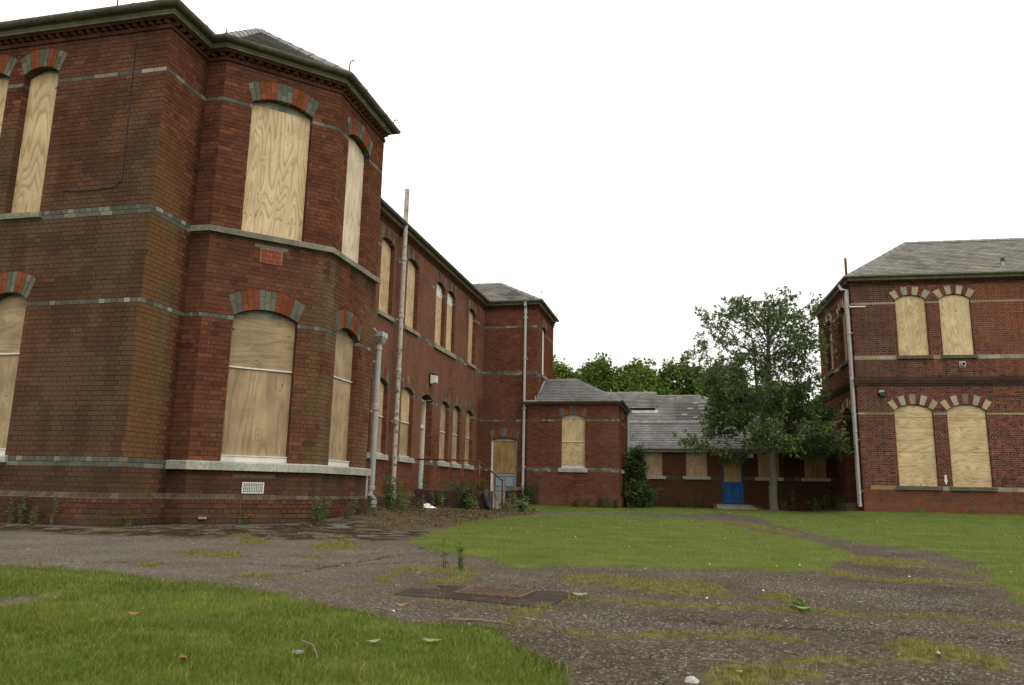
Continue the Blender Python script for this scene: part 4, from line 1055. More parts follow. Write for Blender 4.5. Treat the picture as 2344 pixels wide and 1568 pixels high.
def mR2(w, u, z):
    x, y, _ = w.P(u, z); n = vnoise(x*1.5+y, z*1.8, 77); b_ = (.34, .255, .175) if z > 1.1 else (.27, .15, .085)
    if 4.6 < z < 4.95: b_ = (.10, .085, .06)
    return tuple(a*(.65+.6*n) for a in b_)
B = Bricks(); WTR = 8.475
for w, ops, e in ((W_RX, [], (0, .003)), (W_RL, RO_left_up+RO_left_door, (.003, .004)), (W_RF, RO_up+RO_lo, (.004, .004)), (W_RE, [], (.004, 0))):
    lay(B, w, -.15, 4.65, ops, cRB, mR2, joint=.0115, proud=.004, ext=e, stone=st_band)
    lay(B, w, 4.95, WTR, ops, cRB, mR2, joint=.0115, proud=.004, ext=e, stone=st_band)
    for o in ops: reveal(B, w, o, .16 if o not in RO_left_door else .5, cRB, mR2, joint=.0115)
P_, ns_, ms_ = miters(pathRB)
for off, za, zb in ((.025, 4.65, 4.725), (.05, 4.725, 4.80), (.065, 4.80, 4.875), (.05, 4.875, 4.95)):
    q = [tuple(p+m_*off) for p, m_ in zip(P_, ms_)]
    for i in range(4): lay(B, Wall(q[i], q[i+1]), za, zb, [], cRB, mR2, joint=.0115, proud=.004, ext=(.003, .003))
    m = MB(); sweep(m, pathRB, [(off+.002, za+.001), (off+.002, zb), (-.03, zb), (-.03, za+.001)]); m.c = [(.08, .06, .045)]*len(m.f); m.obj('corbel_bed', M_MORTAR, RB)
flush_bricks(B, RB)
# two-course buff bands and sill band
def buffband(path_i, z0, z1, ua_=0, ub_=None, root=RB):
    w = (W_RX, W_RL, W_RF, W_RE)[path_i]; ub_ = ub_ or w.L; u = ua_
    while u < ub_-.05:
        v = min(ub_, u+rng.uniform(.7, 1.0)); b_ = rng.choice(BUFFC); k = rng.uniform(.75, 1.0); b_ = lerp(tuple(a*k for a in b_), (.14, .10, .06), .3*rng.random())
        m = MB(); c = np.array(w.P((u+v)/2, (z0+z1)/2, 0)); m.obox(c, np.append(w.d, 0)*((v-u)/2-.003), np.append(w.n, 0)*.011, (0, 0, (z1-z0)/2), b_); m.obj('band_stone', M_STONE, root); u = v
for a, b_ in ((0, 1.5), (2.54, 2.98), (4.02, 7.0), (8.04, 10.2)): buffband(2, 5.59, 5.735, a, b_)
for a, b_ in ((0, 1.35), (2.43, 3.71), (4.80, 5.85)): buffband(1, 5.59, 5.735, a, b_)
for a, b_ in ((.25, 1.20), (2.48, 2.93), (4.21, 7.0)): buffband(2, .955, 1.10, a, b_)
buffband(1, 1.05, 1.2, 5.3, 5.6)
S4 = [SB(BUFFC[0], 2.6), (('R', (.16, .055, .035)), 2), SB(BUFFC[2], 2.6), (('R', (.16, .055, .035)), 2), SB(BUFFC[0], 2.6), (('R', (.16, .055, .035)), 2), SB(BUFFC[2], 2.6)]
S5 = [SB(BUFFC[0], 2.6), (('R', (.15, .05, .035)), 2), SB(BUFFC[2], 2.6), (('R', (.15, .05, .035)), 2), SB((.24, .18, .14), 2.6), (('R', (.15, .05, .035)), 2), SB(BUFFC[2], 2.6), (('R', (.15, .05, .035)), 2), SB(BUFFC[0], 2.6)]
SS = (.115, .11, .075)
for o in RO_up: window(RB, W_RF, o, .06, [(5.735, None, PLY_FAIR if o is RO_up[0] else PLY_LIGHT, False)], (5.735, .13, .075, .08, SS), S4, subsill=False, top_gap=.0, depth=.17)
for o in RO_lo: window(RB, W_RF, o, .06, [(1.10, 2.28, PLY_FAIR, True), (2.29, 3.50, PLY_FAIR, True), (3.51, None, PLY_FAIR, True)], (1.095, .13, .075, .10, SS), S5, subsill=False, top_gap=.0, depth=.17)
for o in RO_left_up: window(RB, W_RL, o, .16, [(5.735, None, PLY_TAN, False)], (5.735, .13, .075, .08, SS), S5, subsill=False, depth=.19)
o = RO_left_door[0]
fr = panel(W_RL, arch_poly(o, .45, -.003), -.50, .03, 'door', M_GREYFRAME, RB, label='tall boarded doorway under a striped arch')
mid = o.uc
for a, b_, z0, z1, mt in ((o.u0+.02, mid-.02, 1.05, 2.45, PLY_LIGHT), (o.u0+.02, mid-.02, 2.46, 3.72, PLY_LIGHT), (mid, o.u1-.02, 2.6, 3.75, PLY_LIGHT), (mid, o.u1-.02, .5, 2.58, M_PIPE), (o.u0+.02, mid-.02, .5, 1.03, M_PIPE)):
    panel(W_RL, [(a, z0), (b_, z0), (b_, z1), (a, z1)], -.47, .02, 'plywood_board' if mt is PLY_LIGHT else 'door_leaf', mt, fr)
voussoirs(W_RL, o, fr, [SB(BUFFC[0], 2.6), (('R', (.15, .05, .035)), 2), SB(BUFFC[2], 2.6), (('R', (.15, .05, .035)), 2), SB(BUFFC[0], 2.6), (('R', (.15, .05, .035)), 2), SB(BUFFC[2], 2.6), (('R', (.15, .05, .035)), 2), SB(BUFFC[0], 2.6), (('R', (.15, .05, .035)), 2), SB(BUFFC[2], 2.6)], .52)
m = MB(); st = np.array(W_RL.P(mid-.5, .33, .2)); m.obox(np.array(W_RL.P(mid-.2, .25, .12)), np.append(W_RL.d, 0)*.75, np.append(W_RL.n, 0)*.22, (0, 0, .2), (.15, .125, .09)); m.obj('door_step', M_STONE, RB)
cornice(RB, pathRB, WTR-.12, M_FASCIA, M_GUTTER_R, colb=(.075, .034, .024), gr=.07)
ezr = WTR-.12+.33
P_, ns_, ms_ = miters(pathRB); Er = [p+m_*.17 for p, m_ in zip(P_, ms_)]
def r3(i): return (Er[i][0], Er[i][1], ezr)
SLB = Slates(); wdt = 3.09
apx = Er[2]+er*wdt+el*wdt; apz = 10.86; apr = Er[3]-er*wdt+el*wdt
SCB = slcol((.20, .19, .165), .45, 81)
A3, R3 = (apx[0], apx[1], apz), (apr[0], apr[1], apz)
slate_facet(SLB, [r3(2), r3(3), R3, A3], .155, .25, SCB); slate_facet(SLB, [r3(1), r3(2), A3], .155, .25, SCB); slate_facet(SLB, [r3(3), r3(4), R3], .3, .4, SCB)
flush_slates(SLB, RB)
ridge(RB, r3(2), A3, .05, .14, .5, mat=M_RIDGE); ridge(RB, A3, R3, .05, .13, .5)
# vent stub on the roof, rusty post at the corner, alarm box, round vent, arrow, pipes
def rpt(u, v): q_ = C0+er*u+el*v; return q_
tz = lambda v: ezr+(v+.17)*(apz-ezr)/wdt
p_ = rpt(5.42, .45); m = MB(); m.tube([(p_[0], p_[1], tz(.45)-.05), (p_[0], p_[1], tz(.45)+.16)], .05, 10); vp = m.obj('roof_vent', M_PIPE, RB, label='small grey vent stub with a black cap on the slates')
m = MB(); m.tube([(p_[0], p_[1], tz(.45)+.15), (p_[0], p_[1], tz(.45)+.27)], .075, 10); m.obj('vent_cap', M_BLACKPLASTIC, vp)
p_ = C0-er*.10+el*.06; m = MB(); m.tube([(p_[0], p_[1]-.02, 8.5), (p_[0], p_[1]-.02, 9.46)], .045, 8); m.obj('soil_pipe', M_RUST, RB, label='rusty iron pipe end standing above the gutter corner')
al = MB(); c = np.array(W_RF.P(.83, 4.375, .05)); hx = [(-.075, .15), (.075, .15), (.14, .0), (.07, -.15), (-.07, -.15), (-.14, .0)]
V = [W_RF.P(.83+a*s_, 4.375+b_*s_, o_) for o_, s_ in ((.005, 1.06), (.06, 1.0), (.085, .82)) for a, b_ in hx]
al.add(V, [(k, (k+1) % 6, 6+(k+1) % 6, 6+k) for k in range(6)]+[(6+k, 6+(k+1) % 6, 12+(k+1) % 6, 12+k) for k in range(6)]+[(12, 13, 14, 15, 16, 17)])
ab = al.obj('alarm_box', M_BLACKPLASTIC, RB, label='black six sided alarm bell box left of the lower arches')
m = MB(); k = 14; cu, cz_ = .755, 4.425
for j in range(k):
    t0, t1 = 2*math.pi*j/k, 2*math.pi*(j+1)/k; m.add([W_RF.P(cu+r*math.cos(t), cz_+r*math.sin(t)*1.1, .087) for r, t in ((.020, t0), (.034, t0), (.034, t1), (.020, t1))], [(0, 1, 2, 3)])
m.add([W_RF.P(cu+a, cz_+b_, .0875) for a, b_ in ((.03, .004), (.15, .008), (.155, .03), (.04, .028))], [(0, 1, 2, 3)])
m.add([W_RF.P(cu+a, cz_+b_, .0875) for a, b_ in ((-.005, .02), (.03, .04), (.045, .052), (.01, .048))], [(0, 1, 2, 3)])
m.add([W_RF.P(cu+a, cz_+b_, .0875) for a, b_ in ((.03, -.022), (.14, -.018), (.14, -.010), (.03, -.012))], [(0, 1, 2, 3)]); m.obj('printed_emblem', M_PALE, ab)
m = MB(); m.obox(np.array(W_RF.P(3.575, 5.39, .015)), np.append(W_RF.d, 0)*.11, np.append(W_RF.n, 0)*.02, (0, 0, .115)); rv = m.obj('wall_vent', M_LEAD, RB, label='round grey flue outlet on a square plate')
m = MB(); m.tube([W_RF.P(3.575, 5.39, .03), W_RF.P(3.575, 5.39, .13)], .075, 14); m.obj('flue', M_PIPE, rv)
m = MB(); m.tube([W_RF.P(3.575, 5.39, .12), W_RF.P(3.575, 5.39, .135)], .05, 12); m.obj('flue_mouth', M_DARK, rv)
au, at_ = 2.715, 1.49
V = [(-.035, 0), (.035, 0), (.035, -.165), (.065, -.165), (0, -.33), (-.065, -.165), (-.035, -.165)]
m = MB(); m.add([W_RF.P(au+a, at_+b_, .016) for a, b_ in V]+[W_RF.P(au+a, at_+b_, .004) for a, b_ in V], [tuple(range(7))]+[(k, 7+k, 7+(k+1) % 7, (k+1) % 7) for k in range(7)])
m.obj('arrow_sign', M_WHITE, RB, label='white arrow pointing down between the two ground floor windows')
pq = lambda u, o_, z: W_RL.P(5.85-u, z, o_)
pipe(RB, [pq(.75, .2, 8.6), pq(.45, .2, 8.35), pq(.12, .10, 8.25), pq(.12, .10, .35)], .058, M_PIPE, (8.1, 6.6, 4.9, 3.0, .8), label='grey downpipe at the corner of the right building', brackets=[pq(.12, .03, z) for z in (6.6, 4.7, 2.7, .9)], bdir=tuple(W_RL.d))
pipe(RB, [pq(.30, .10, 8.2), pq(.30, .10, .35)], .052, M_PIPE_OLD, (7.4, 5.2, 2.3), label='flaking soil pipe behind the corner downpipe')
m = MB(); m.obox(np.array(W_RF.P(.20, 7.575, .02)), np.append(W_RF.d, 0)*.27, np.append(W_RF.n, 0)*.02, (0, 0, .022)); m.tube([pq(.12, .10, 7.62), W_RF.P(-.05, 7.6, .03)], .012, 6); m.obj('pipe_stay', M_WHITE, RB)
m = MB(); m.tube([W_RF.P(3.45, .9, .03), W_RF.P(3.5, .6, .03), W_RF.P(3.48, .25, .03)], .006, 5); m.tube([W_RF.P(3.9, .85, .03), W_RF.P(3.75, .6, .035), W_RF.P(3.62, .3, .03)], .006, 5); m.obj('dead_stem', M_STICK, RB)
# ================================================================== DOOR LANDING, RAIL, TYRE (left courtyard)
LD = thing('brick_landing', (-7.2, 23.2, 0), label='low dark brick landing wall with steps in front of the white framed doorway', cat='steps')
B = Bricks(); lp = [(-8.2, 22.5), (-6.15, 22.5), (-6.15, 24.1)]
def cld(w, u, z, k, c, rev=False):
    v = rng.uniform(.75, 1.2); n = vnoise(u*2, z*4, 91); b_ = (.075, .045, .042) if rng.random() < .7 else (.10, .05, .04); return lerp(tuple(a*v for a in b_), (.10, .09, .07), .35*n)
ml = lambda w, u, z: (.05, .042, .036)
for i in range(2): lay(B, Wall(lp[i], lp[i+1]), -.15, .525, [], cld, ml, joint=.010, ext=(0 if i == 0 else .004, .004))
# brick-on-edge coping
for i, (a, b_) in enumerate(zip(lp[:-1], lp[1:])):
    w = Wall(a, b_); n = int(w.L/.077)
    for j in range(n):
        u0, u1 = w.L*j/n+.004, w.L*(j+1)/n-.004; B.V.append([w.P(u0, .53, .008), w.P(u1, .53, .008), w.P(u1, .635, .008), w.P(u0, .635, .008), w.P(u0, .53, -.2), w.P(u1, .53, -.2), w.P(u1, .635, -.2), w.P(u0, .635, -.2)]); B.C.append(cld(w, u0, .6, 0, None))
flush_bricks(B, LD, limit=250)
m = MB(); m.box(-8.14, -6.3, 22.7, 24.1, -.1, .60); m.obj('landing_slab', M_CONC, LD)
for i in range(3):
    m = MB(); m.box(-8.1, -6.17, 24.1+.42*i, 24.52+.42*i, -.1, .46-.15*i); m.obj('step', M_CONC, LD)
DS = thing('door_step', (-7.2, 29.4, 0), label='brick step with a capped pier below the half boarded pale blue door', cat='steps')
m = MB(); m.box(-7.95, -6.95, 28.9, 30.02, -.1, .60); m.obj('step', M_CONC, DS)
B = Bricks(); w = Wall((-6.88, 29.15), (-6.50, 29.15)); lay(B, w, -.075, .675, [], cld, ml, joint=.01); w = Wall((-6.50, 29.15), (-6.50, 30.0)); lay(B, w, -.075, .675, [], cld, ml, joint=.01); w = Wall((-6.88, 30.0), (-6.88, 29.15)); lay(B, w, -.075, .675, [], cld, ml, joint=.01)
flush_bricks(B, DS, limit=120)
m = MB(); m.box(-6.93, -6.45, 29.08, 30.0, .68, .80, (.19, .165, .12)); m.obj('cap_stone', M_STONE, DS)
HR = thing('handrail', (-6.2, 23.5, .6), label='rusty tubular handrail round the landing and down its steps', cat='handrail')
rail = [(-8.16, 22.52, 1.545), (-6.72, 22.55, 1.545), (-6.19, 22.55, 1.50), (-6.17, 25.4, .99), (-6.17, 25.43, .93), (-6.17, 25.43, .0)]
m = MB(); m.tube(rail[:3], .024, 8); m.tube(rail[2:], .024, 8); m.obj('rail', M_RUST, HR, smooth=True)
for a, b_ in (((-6.72, 22.56, 1.54), (-6.72, 22.56, .5)), ((-6.19, 22.56, 1.50), (-6.19, 22.56, .5)), ((-6.17, 24.45, 1.15), (-6.17, 24.45, .0))):
    m = MB(); m.tube([a, b_], .022, 8); m.obj('post', M_RUST, HR, smooth=True)
TY = thing('tyre', (-6.0, 23.2, .3), label='old black tyre leaning against the end of the dark landing wall', cat='tyre')
m = MB(); k, q = 28, 10
c = np.array([-5.98, 22.75, .37]); ax = np.array([.97, .12, .16]); ax /= np.linalg.norm(ax); u1 = np.cross(ax, [0, 0, 1]); u1 /= np.linalg.norm(u1); u2 = np.cross(u1, ax)
V = []
for i in range(k):
    t = 2*math.pi*i/k; rd = u1*math.cos(t)+u2*math.sin(t)
    for j in range(q):
        s_ = 2*math.pi*j/q; V.append(c+rd*(.235+.085*math.cos(s_))+ax*(.075*math.sin(s_)))
m.add(V, [(i*q+j, ((i+1) % k)*q+j, ((i+1) % k)*q+(j+1) % q, i*q+(j+1) % q) for i in range(k) for j in range(q)]); m.obj('tyre_casing', M_RUBBER, TY, smooth=True)

# ================================================================== MANHOLE
MH = thing('manhole_cover', (-1.3, 5.2, 0), label='rusty rectangular manhole cover set in a smooth dark tarmac patch', cat='manhole cover')
pt = [(-1.80, 5.50), (-1.62, 5.53), (-.79, 5.47), (-.86, 4.70), (-1.42, 4.86), (-1.90, 4.93), (-1.92, 5.24), (-1.70, 5.33)]
m = MB(); n = len(pt); m.add([(x, y, .003) for x, y in pt]+[(x, y, -.05) for x, y in pt], [tuple(range(n))]+[(i, n+i, n+(i+1) % n, (i+1) % n) for i in range(n)]); m.obj('tarmac_patch', M_TARPATCH, MH)
cc = [np.array(p) for p in ((-1.54, 5.06), (-1.08, 4.98), (-1.04, 5.34), (-1.52, 5.41))]
def bil(u, v): return cc[0]*(1-u)*(1-v)+cc[1]*u*(1-v)+cc[2]*u*v+cc[3]*(1-u)*v
def slab(u0, u1, v0, v1, z0, z1, m):
    p = [bil(a, b_) for a, b_ in ((u0, v0), (u1, v0), (u1, v1), (u0, v1))]; m.add([(x, y, z0) for x, y in p]+[(x, y, z1) for x, y in p], [(4, 5, 6, 7), (0, 1, 5, 4), (1, 2, 6, 5), (2, 3, 7, 6), (3, 0, 4, 7)])
m = MB()
for a in ((0, 1, 0, .07), (0, 1, .93, 1), (0, .05, .07, .93), (.95, 1, .07, .93)): slab(*a, -.02, .020, m)
m.obj('frame', M_IRON, MH)
m = MB(); slab(.055, .945, .08, .92, -.02, .013, m)
for i in range(10): slab(.075+.087*i, .075+.087*i+.028, .12, .88, .013, .019, m)
for i in range(9):
    for j in range(6): slab(.116+.087*i, .116+.087*i+.02, .16+.12*j, .2+.12*j, .013, .0165, m)
m.obj('cover_plate', M_IRON, MH)

# ================================================================== GROUND
def pip(X, Y, poly):
    ins = np.zeros(X.shape, bool); n = len(poly); j = n-1
    for i in range(n):
        xi, yi = poly[i]; xj, yj = poly[j]; c = ((yi > Y) != (yj > Y)) & (X < (xj-xi)*(Y-yi)/(yj-yi+1e-12)+xi); ins ^= c; j = i
    return ins
def polydist(X, Y, poly, closed=True):
    d = np.full(X.shape, 1e9); n = len(poly)
    for i in range(n if closed else n-1):
        a = np.array(poly[i]); b_ = np.array(poly[(i+1) % n]); ab_ = b_-a; t = np.clip(((X-a[0])*ab_[0]+(Y-a[1])*ab_[1])/(ab_@ab_+1e-12), 0, 1)
        d = np.minimum(d, np.hypot(X-a[0]-t*ab_[0], Y-a[1]-t*ab_[1]))
    return d
_perm = nrng.random((256, 256))
def npn(x, y):
    xi, yi = np.floor(x).astype(int), np.floor(y).astype(int); fx, fy = x-xi, y-yi; fx = fx*fx*(3-2*fx); fy = fy*fy*(3-2*fy)
    g = lambda a, b_: _perm[a % 256, b_ % 256]
    return (g(xi, yi)*(1-fx)+g(xi+1, yi)*fx)*(1-fy)+(g(xi, yi+1)*(1-fx)+g(xi+1, yi+1)*fx)*fy
def fbm(x, y, o=4):
    s_, a, t = 0, 1, 0
    for i in range(o): s_ = s_+a*npn(x*2**i+i*17, y*2**i+i*31); t += a; a *= .5
    return s_/t
def sd(X, Y, poly): return np.where(pip(X, Y, poly), 1, -1)*polydist(X, Y, poly)   # >0 inside
PA = [(-5.40, 5.31), (-5.06, 5.27), (-4.67, 5.27), (-4.34, 5.23), (-3.99, 5.05), (-3.68, 4.89), (-3.44, 4.88), (-3.16, 4.82), (-2.88, 4.73), (-2.49, 4.53), (-2.20, 4.37), (-1.87, 4.16), (-1.73, 4.08), (-1.55, 3.94), (-1.35, 3.85), (-1.13, 3.92), (-.99, 3.84), (-.86, 3.68), (-.78, 3.51), (-.68, 3.37), (-.59, 3.25), (-.52, 3.11), (-.43, 2.93), (-.32, 2.29), (-.2, 1.0), (-.1, -1.0), (-9, -1.0), (-9, 5.3)]
PBARE = [(-3.88, 3.69), (-3.94, 3.91), (-3.90, 4.06), (-3.73, 4.11), (-3.60, 4.04), (-3.56, 3.86), (-3.59, 3.71), (-3.60, 3.52), (-5.2, 3.2), (-5.3, 3.8)]
PB = [(-3.47, 9.45), (-2.82, 8.47), (-2.34, 8.03), (-1.84, 7.35), (-1.52, 6.95), (-1.23, 7.16), (-.84, 7.34), (-.35, 7.45), (.36, 7.60), (.81, 7.38), (1.11, 7.65), (1.45, 8.80), (1.75, 9.74), (1.86, 10.80), (1.81, 12.38), (1.55, 13.95), (1.16, 15.27), (.74, 18.70), (-.16, 22.59), (-1.03, 22.61), (-2.58, 22.65), (-4.18, 21.75), (-4.42, 18.28), (-4.44, 16.31), (-4.09, 13.50), (-3.81, 11.06)]
PC = [(1.84, 25.96), (2.01, 17.93), (2.23, 14.37), (2.46, 12.40), (2.91, 12.11), (2.99, 10.35), (2.97, 9.51), (2.49, 7.72), (2.37, 7.18), (2.10, 6.14), (2.01, 5.66), (2.05, 5.31), (2.1, 3.5), (2.2, -1), (40, -1), (40, 60), (-8, 60), (-6.3, 25.6), (-4.89, 24.3), (-2.81, 25.4), (-.30, 26.2), (.87, 27.6)]
PATCH = [[(-2.35, 6.62), (-2.23, 6.80), (-1.97, 6.71), (-1.70, 6.45), (-1.71, 6.09), (-1.97, 6.11), (-2.22, 6.29)], [(-1.03, 6.39), (-.82, 6.69), (-.30, 6.43), (.03, 6.48), (.26, 6.08), (.23, 5.65), (-.09, 5.54), (-.45, 5.74), (-.83, 5.97)],
         [(.51, 5.80), (.63, 5.97), (.68, 5.54), (.57, 5.41)], [(-1.01, 4.05), (-.99, 4.44), (-.87, 4.69), (-.81, 4.42), (-.86, 3.97)], [(.81, 4.08), (1.01, 4.30), (1.23, 4.25), (1.26, 4.03), (1.39, 3.98), (1.27, 3.64), (1.08, 3.78), (.84, 3.75)],
         [(-.13, 3.23), (.01, 3.42), (.18, 3.40), (.38, 3.33), (.25, 3.10), (.01, 3.06)], [(-4.90, 6.84), (-4.87, 7.33), (-4.42, 7.32), (-4.19, 6.87), (-4.50, 6.72)], [(-5.23, 8.36), (-5.37, 8.99), (-5.09, 8.88), (-4.76, 8.16)],
         [(-4.33, 8.31), (-4.53, 9.20), (-4.09, 9.19), (-3.59, 8.28), (-3.86, 7.86)], [(-4.76, 5.93), (-4.74, 6.16), (-4.32, 6.05), (-4.38, 5.81)], [(-3.34, 5.29), (-3.26, 5.62), (-2.93, 5.56), (-3.08, 5.31)],
         [(1.25, 9.3), (1.65, 9.0), (2.2, 8.9), (2.6, 9.2), (2.0, 9.9), (1.5, 10.0)], [(.1, 20.5), (.9, 19.5), (1.3, 16), (1.8, 14.2), (1.9, 15.5), (1.6, 19), (.6, 22)], [(1.1, 3.2), (1.5, 3.3), (1.5, 2.9), (1.0, 2.8)]]
LINES = [([(-.81, 5.13), (-.07, 5.13), (.28, 5.17), (.57, 5.12), (.71, 5.31), (.86, 5.11), (1.10, 5.07), (1.36, 5.11), (1.73, 4.91), (2.2, 4.8)], .07), ([(-1.10, 3.92), (-.76, 3.98), (-.51, 3.86), (-.37, 3.83), (-.16, 3.98), (.26, 4.15), (.47, 4.06)], .045),
         ([(1.18, 7.68), (1.34, 7.30), (1.58, 7.16), (1.98, 7.30), (2.36, 7.23)], .12), ([(.38, 3.55), (.54, 3.62), (.73, 3.69)], .04), ([(-2.00, 4.92), (-1.56, 4.77), (-1.21, 4.58), (-.96, 4.57)], .03), ([(1.65, 8.95), (1.99, 8.60), (2.36, 8.55), (2.48, 8.05)], .07)]
CRACKS = [[(-3.20, 5.51), (-3.10, 6.49), (-3.04, 7.78), (-2.78, 8.43)], [(-7.09, 8.16), (-6.11, 8.46), (-4.86, 9.39), (-4.07, 11.10)], [(-5.2, 5.9), (-4.2, 6.3), (-3.1, 6.5), (-2.3, 7.3)], [(-.2, 4.6), (.3, 4.5), (.9, 4.55), (1.6, 4.4)], [(-4.4, 6.9), (-3.3, 7.9), (-2.9, 9.6)]]
MOSSP = [(-13, 9.5), (-8.1, 9.5), (-7.66, 10.22), (-6.62, 11.6), (-6.0, 12.5), (-5.9, 14), (-4.77, 13.00), (-4.06, 12.30), (-3.6, 9.9), (-3.85, 9.3), (-4.81, 9.1), (-5.89, 9.0), (-6.96, 8.7), (-13, 8.9)]
LITP = [(-6.2, 14.2), (-8.27, 15), (-8.76, 27), (-6.0, 27), (-4.60, 24.3), (-4.4, 22), (-4.40, 19.63), (-4.30, 16.55), (-4.20, 13.06), (-4.71, 12.02), (-5.65, 12.78)]
def masks(X, Y):
    e = (fbm(X*3.1, Y*3.1, 4)-.5)*.34+(fbm(X*13, Y*13, 2)-.5)*.10
    sc_ = np.clip(Y/8, .35, 2.0); e2 = (fbm(X*7+9, Y*7, 3)-.5)*.26
    a = sd(X, Y, PA); a = np.where(pip(X, Y, PBARE), -polydist(X, Y, PBARE), a)
    b_ = sd(X, Y, PB); c = sd(X, Y, PC)
    lawn = np.maximum(np.maximum(a+e*.35+e2*.35, b_+e*sc_*.8+e2*.6), c+e*sc_+e2)
    pat = np.full(X.shape, -9.)
    for p in PATCH: pat = np.maximum(pat, sd(X, Y, p)+e*.75+e2*.9-.02)
    for l_, wd in LINES: pat = np.maximum(pat, wd*(.5+.8*fbm(X*4, Y*4, 2))-polydist(X, Y, l_, False)+e*.2+e2*.35)
    pat = np.maximum(pat, np.where((Y < 20), (fbm(X*2.2+40, Y*1.4, 4)-.78)*1.0, -9))
    return lawn, pat, e
nU, nR = 520, 430
t_ = np.linspace(0, 1, nR); Yv = (0.3+2.0)*np.exp(t_*math.log(62.0/2.3))-2.0
sv = np.linspace(-1.45, 1.05, nU)
YY, SS_ = np.meshgrid(Yv, sv, indexing='ij'); XX = SS_*(YY+4.5)
lawn, pat, e_ = masks(XX, YY)
crk = np.full(XX.shape, 9.)
for c_ in CRACKS: crk = np.minimum(crk, polydist(XX+e_*.5, YY+e_*.4, c_, False))
lit = sd(XX, YY, LITP)+e_*1.5; mos = sd(XX, YY, MOSSP)+e_*1.2
ss = lambda a, b_, v: (lambda t: t*t*(3-2*t))(np.clip((v-a)/(b_-a), 0, 1))
gx = (lambda p, q: ss(p, q, 0*XX))
ZZ = gh(XX, YY)
ZZ = ZZ+(fbm(XX*1.3, YY*1.3, 3)-.5)*.03*ss(.5, 3, YY)
ZZ = ZZ-.018*ss(.06, 0, crk)*(lawn < 0)
inlawn = ss(-.02, .05, lawn)
ZZ = ZZ+.02*inlawn+.012*ss(-.02, .03, pat)*(1-inlawn)
mh = (XX > -2.05) & (XX < -.7) & (YY > 4.6) & (YY < 5.65); ZZ = np.where(mh & (lawn < 0), -.002, ZZ)
def grade(X, Y): return gh(X, Y)+(fbm(X*1.3, Y*1.3, 3)-.5)*.03*ss(.5, 3, Y)
idx = np.arange(nU*nR).reshape(nR, nU); Fg = np.stack([idx[:-1, :-1], idx[:-1, 1:], idx[1:, 1:], idx[1:, :-1]], -1).reshape(-1, 4)
me = mesh_np('ground', np.stack([XX, YY, ZZ], -1).reshape(-1, 3), Fg, None, [], smooth=True)
for nm, v in (('lawn', inlawn), ('weed', ss(-.03, .03, pat)), ('crack', ss(.035, .0, crk)), ('litter', ss(-.35, .3, lit)), ('moss', ss(-.2, .25, mos)), ('edge', ss(-.5, -.02, np.maximum(lawn, pat)))):
    a = me.attributes.new(nm, 'FLOAT', 'POINT'); a.data.foreach_set('value', v.astype(np.float32).ravel())
mg, n, b = new_mat('tarmac_and_soil'); Pn = pos(n)
def A_(k): return attr(n, k).outputs['Fac']
vo = n.nodes.new('ShaderNodeTexVoronoi'); vo.inputs['Scale'].default_value = 95; n.links.new(Pn, vo.inputs['Vector'])
sepc = n.nodes.new('ShaderNodeSeparateColor'); n.links.new(vo.outputs['Color'], sepc.inputs[0])
chips = rampn(n, sepc.outputs[0], [(.0, (.042, .036, .028)), (.45, (.074, .063, .049)), (.82, (.130, .112, .088)), (.96, (.34, .295, .235))])
vo2 = n.nodes.new('ShaderNodeTexVoronoi'); vo2.inputs['Scale'].default_value = 38; n.links.new(Pn, vo2.inputs['Vector'])
sep2 = n.nodes.new('ShaderNodeSeparateColor'); n.links.new(vo2.outputs['Color'], sep2.inputs[0])
big = mixn(n, rampn(n, sep2.outputs[1], [(.93, 0.0), (.95, 1.0)]), (0, 0, 0), (1, 1, 1))
inner = rampn(n, vo2.outputs['Distance'], [(.25, 1.0), (.38, 0.0)])
bsel = mixn(n, 1, big, inner, 'MULTIPLY')
c = mixn(n, rampn(n, vo.outputs['Distance'], [(.35, 0.0), (.7, .75)]), chips, (.035, .03, .026))
c = mixn(n, mixn(n, .8, (0, 0, 0), bsel), c, (.33, .30, .26))
c = mixn(n, 1, c, rampn(n, noise(n, Pn, .9, 4), [(.3, .50), (.7, 1.08)]), 'MULTIPLY')
sx = n.nodes.new('ShaderNodeSeparateXYZ'); n.links.new(Pn, sx.inputs[0]); mr = n.nodes.new('ShaderNodeMapRange'); mr.inputs['From Min'].default_value = -1.0; mr.inputs['From Max'].default_value = -4.5; n.links.new(sx.outputs['X'], mr.inputs['Value'])
c = mixn(n, mixn(n, 1, mr.outputs[0], rampn(n, noise(n, Pn, .6, 4), [(.3, .25), (.6, .75)]), 'MULTIPLY'), c, mixn(n, .5, c, (.20, .18, .15)))
c = mixn(n, rampn(n, noise(n, Pn, 5, 4, .7), [(.62, 0.0), (.78, .55)]), c, (.04, .034, .026))
soil = mixn(n, rampn(n, noise(n, Pn, 24, 4, .7), [(.35, 0.0), (.65, 1.0)]), (.042, .030, .018), (.105, .080, .045))
mossc = mixn(n, rampn(n, noise(n, Pn, 9, 4, .7), [(.4, 0.0), (.6, 1.0)]), (.035, .028, .014), (.095, .085, .022))
c = mixn(n, mixn(n, 1, A_('edge'), rampn(n, noise(n, Pn, 11, 4, .7), [(.42, 0.0), (.62, .85)]), 'MULTIPLY'), c, soil)
mf_ = mixn(n, 1, A_('moss'), rampn(n, noise(n, Pn, 2.6, 5, .7), [(.43, 0.0), (.50, 1.0)]), 'MULTIPLY')
c = mixn(n, mf_, c, mixn(n, rampn(n, noise(n, Pn, 3, 4), [(.55, 0.0), (.7, 1.0)]), (.030, .022, .013), mossc))
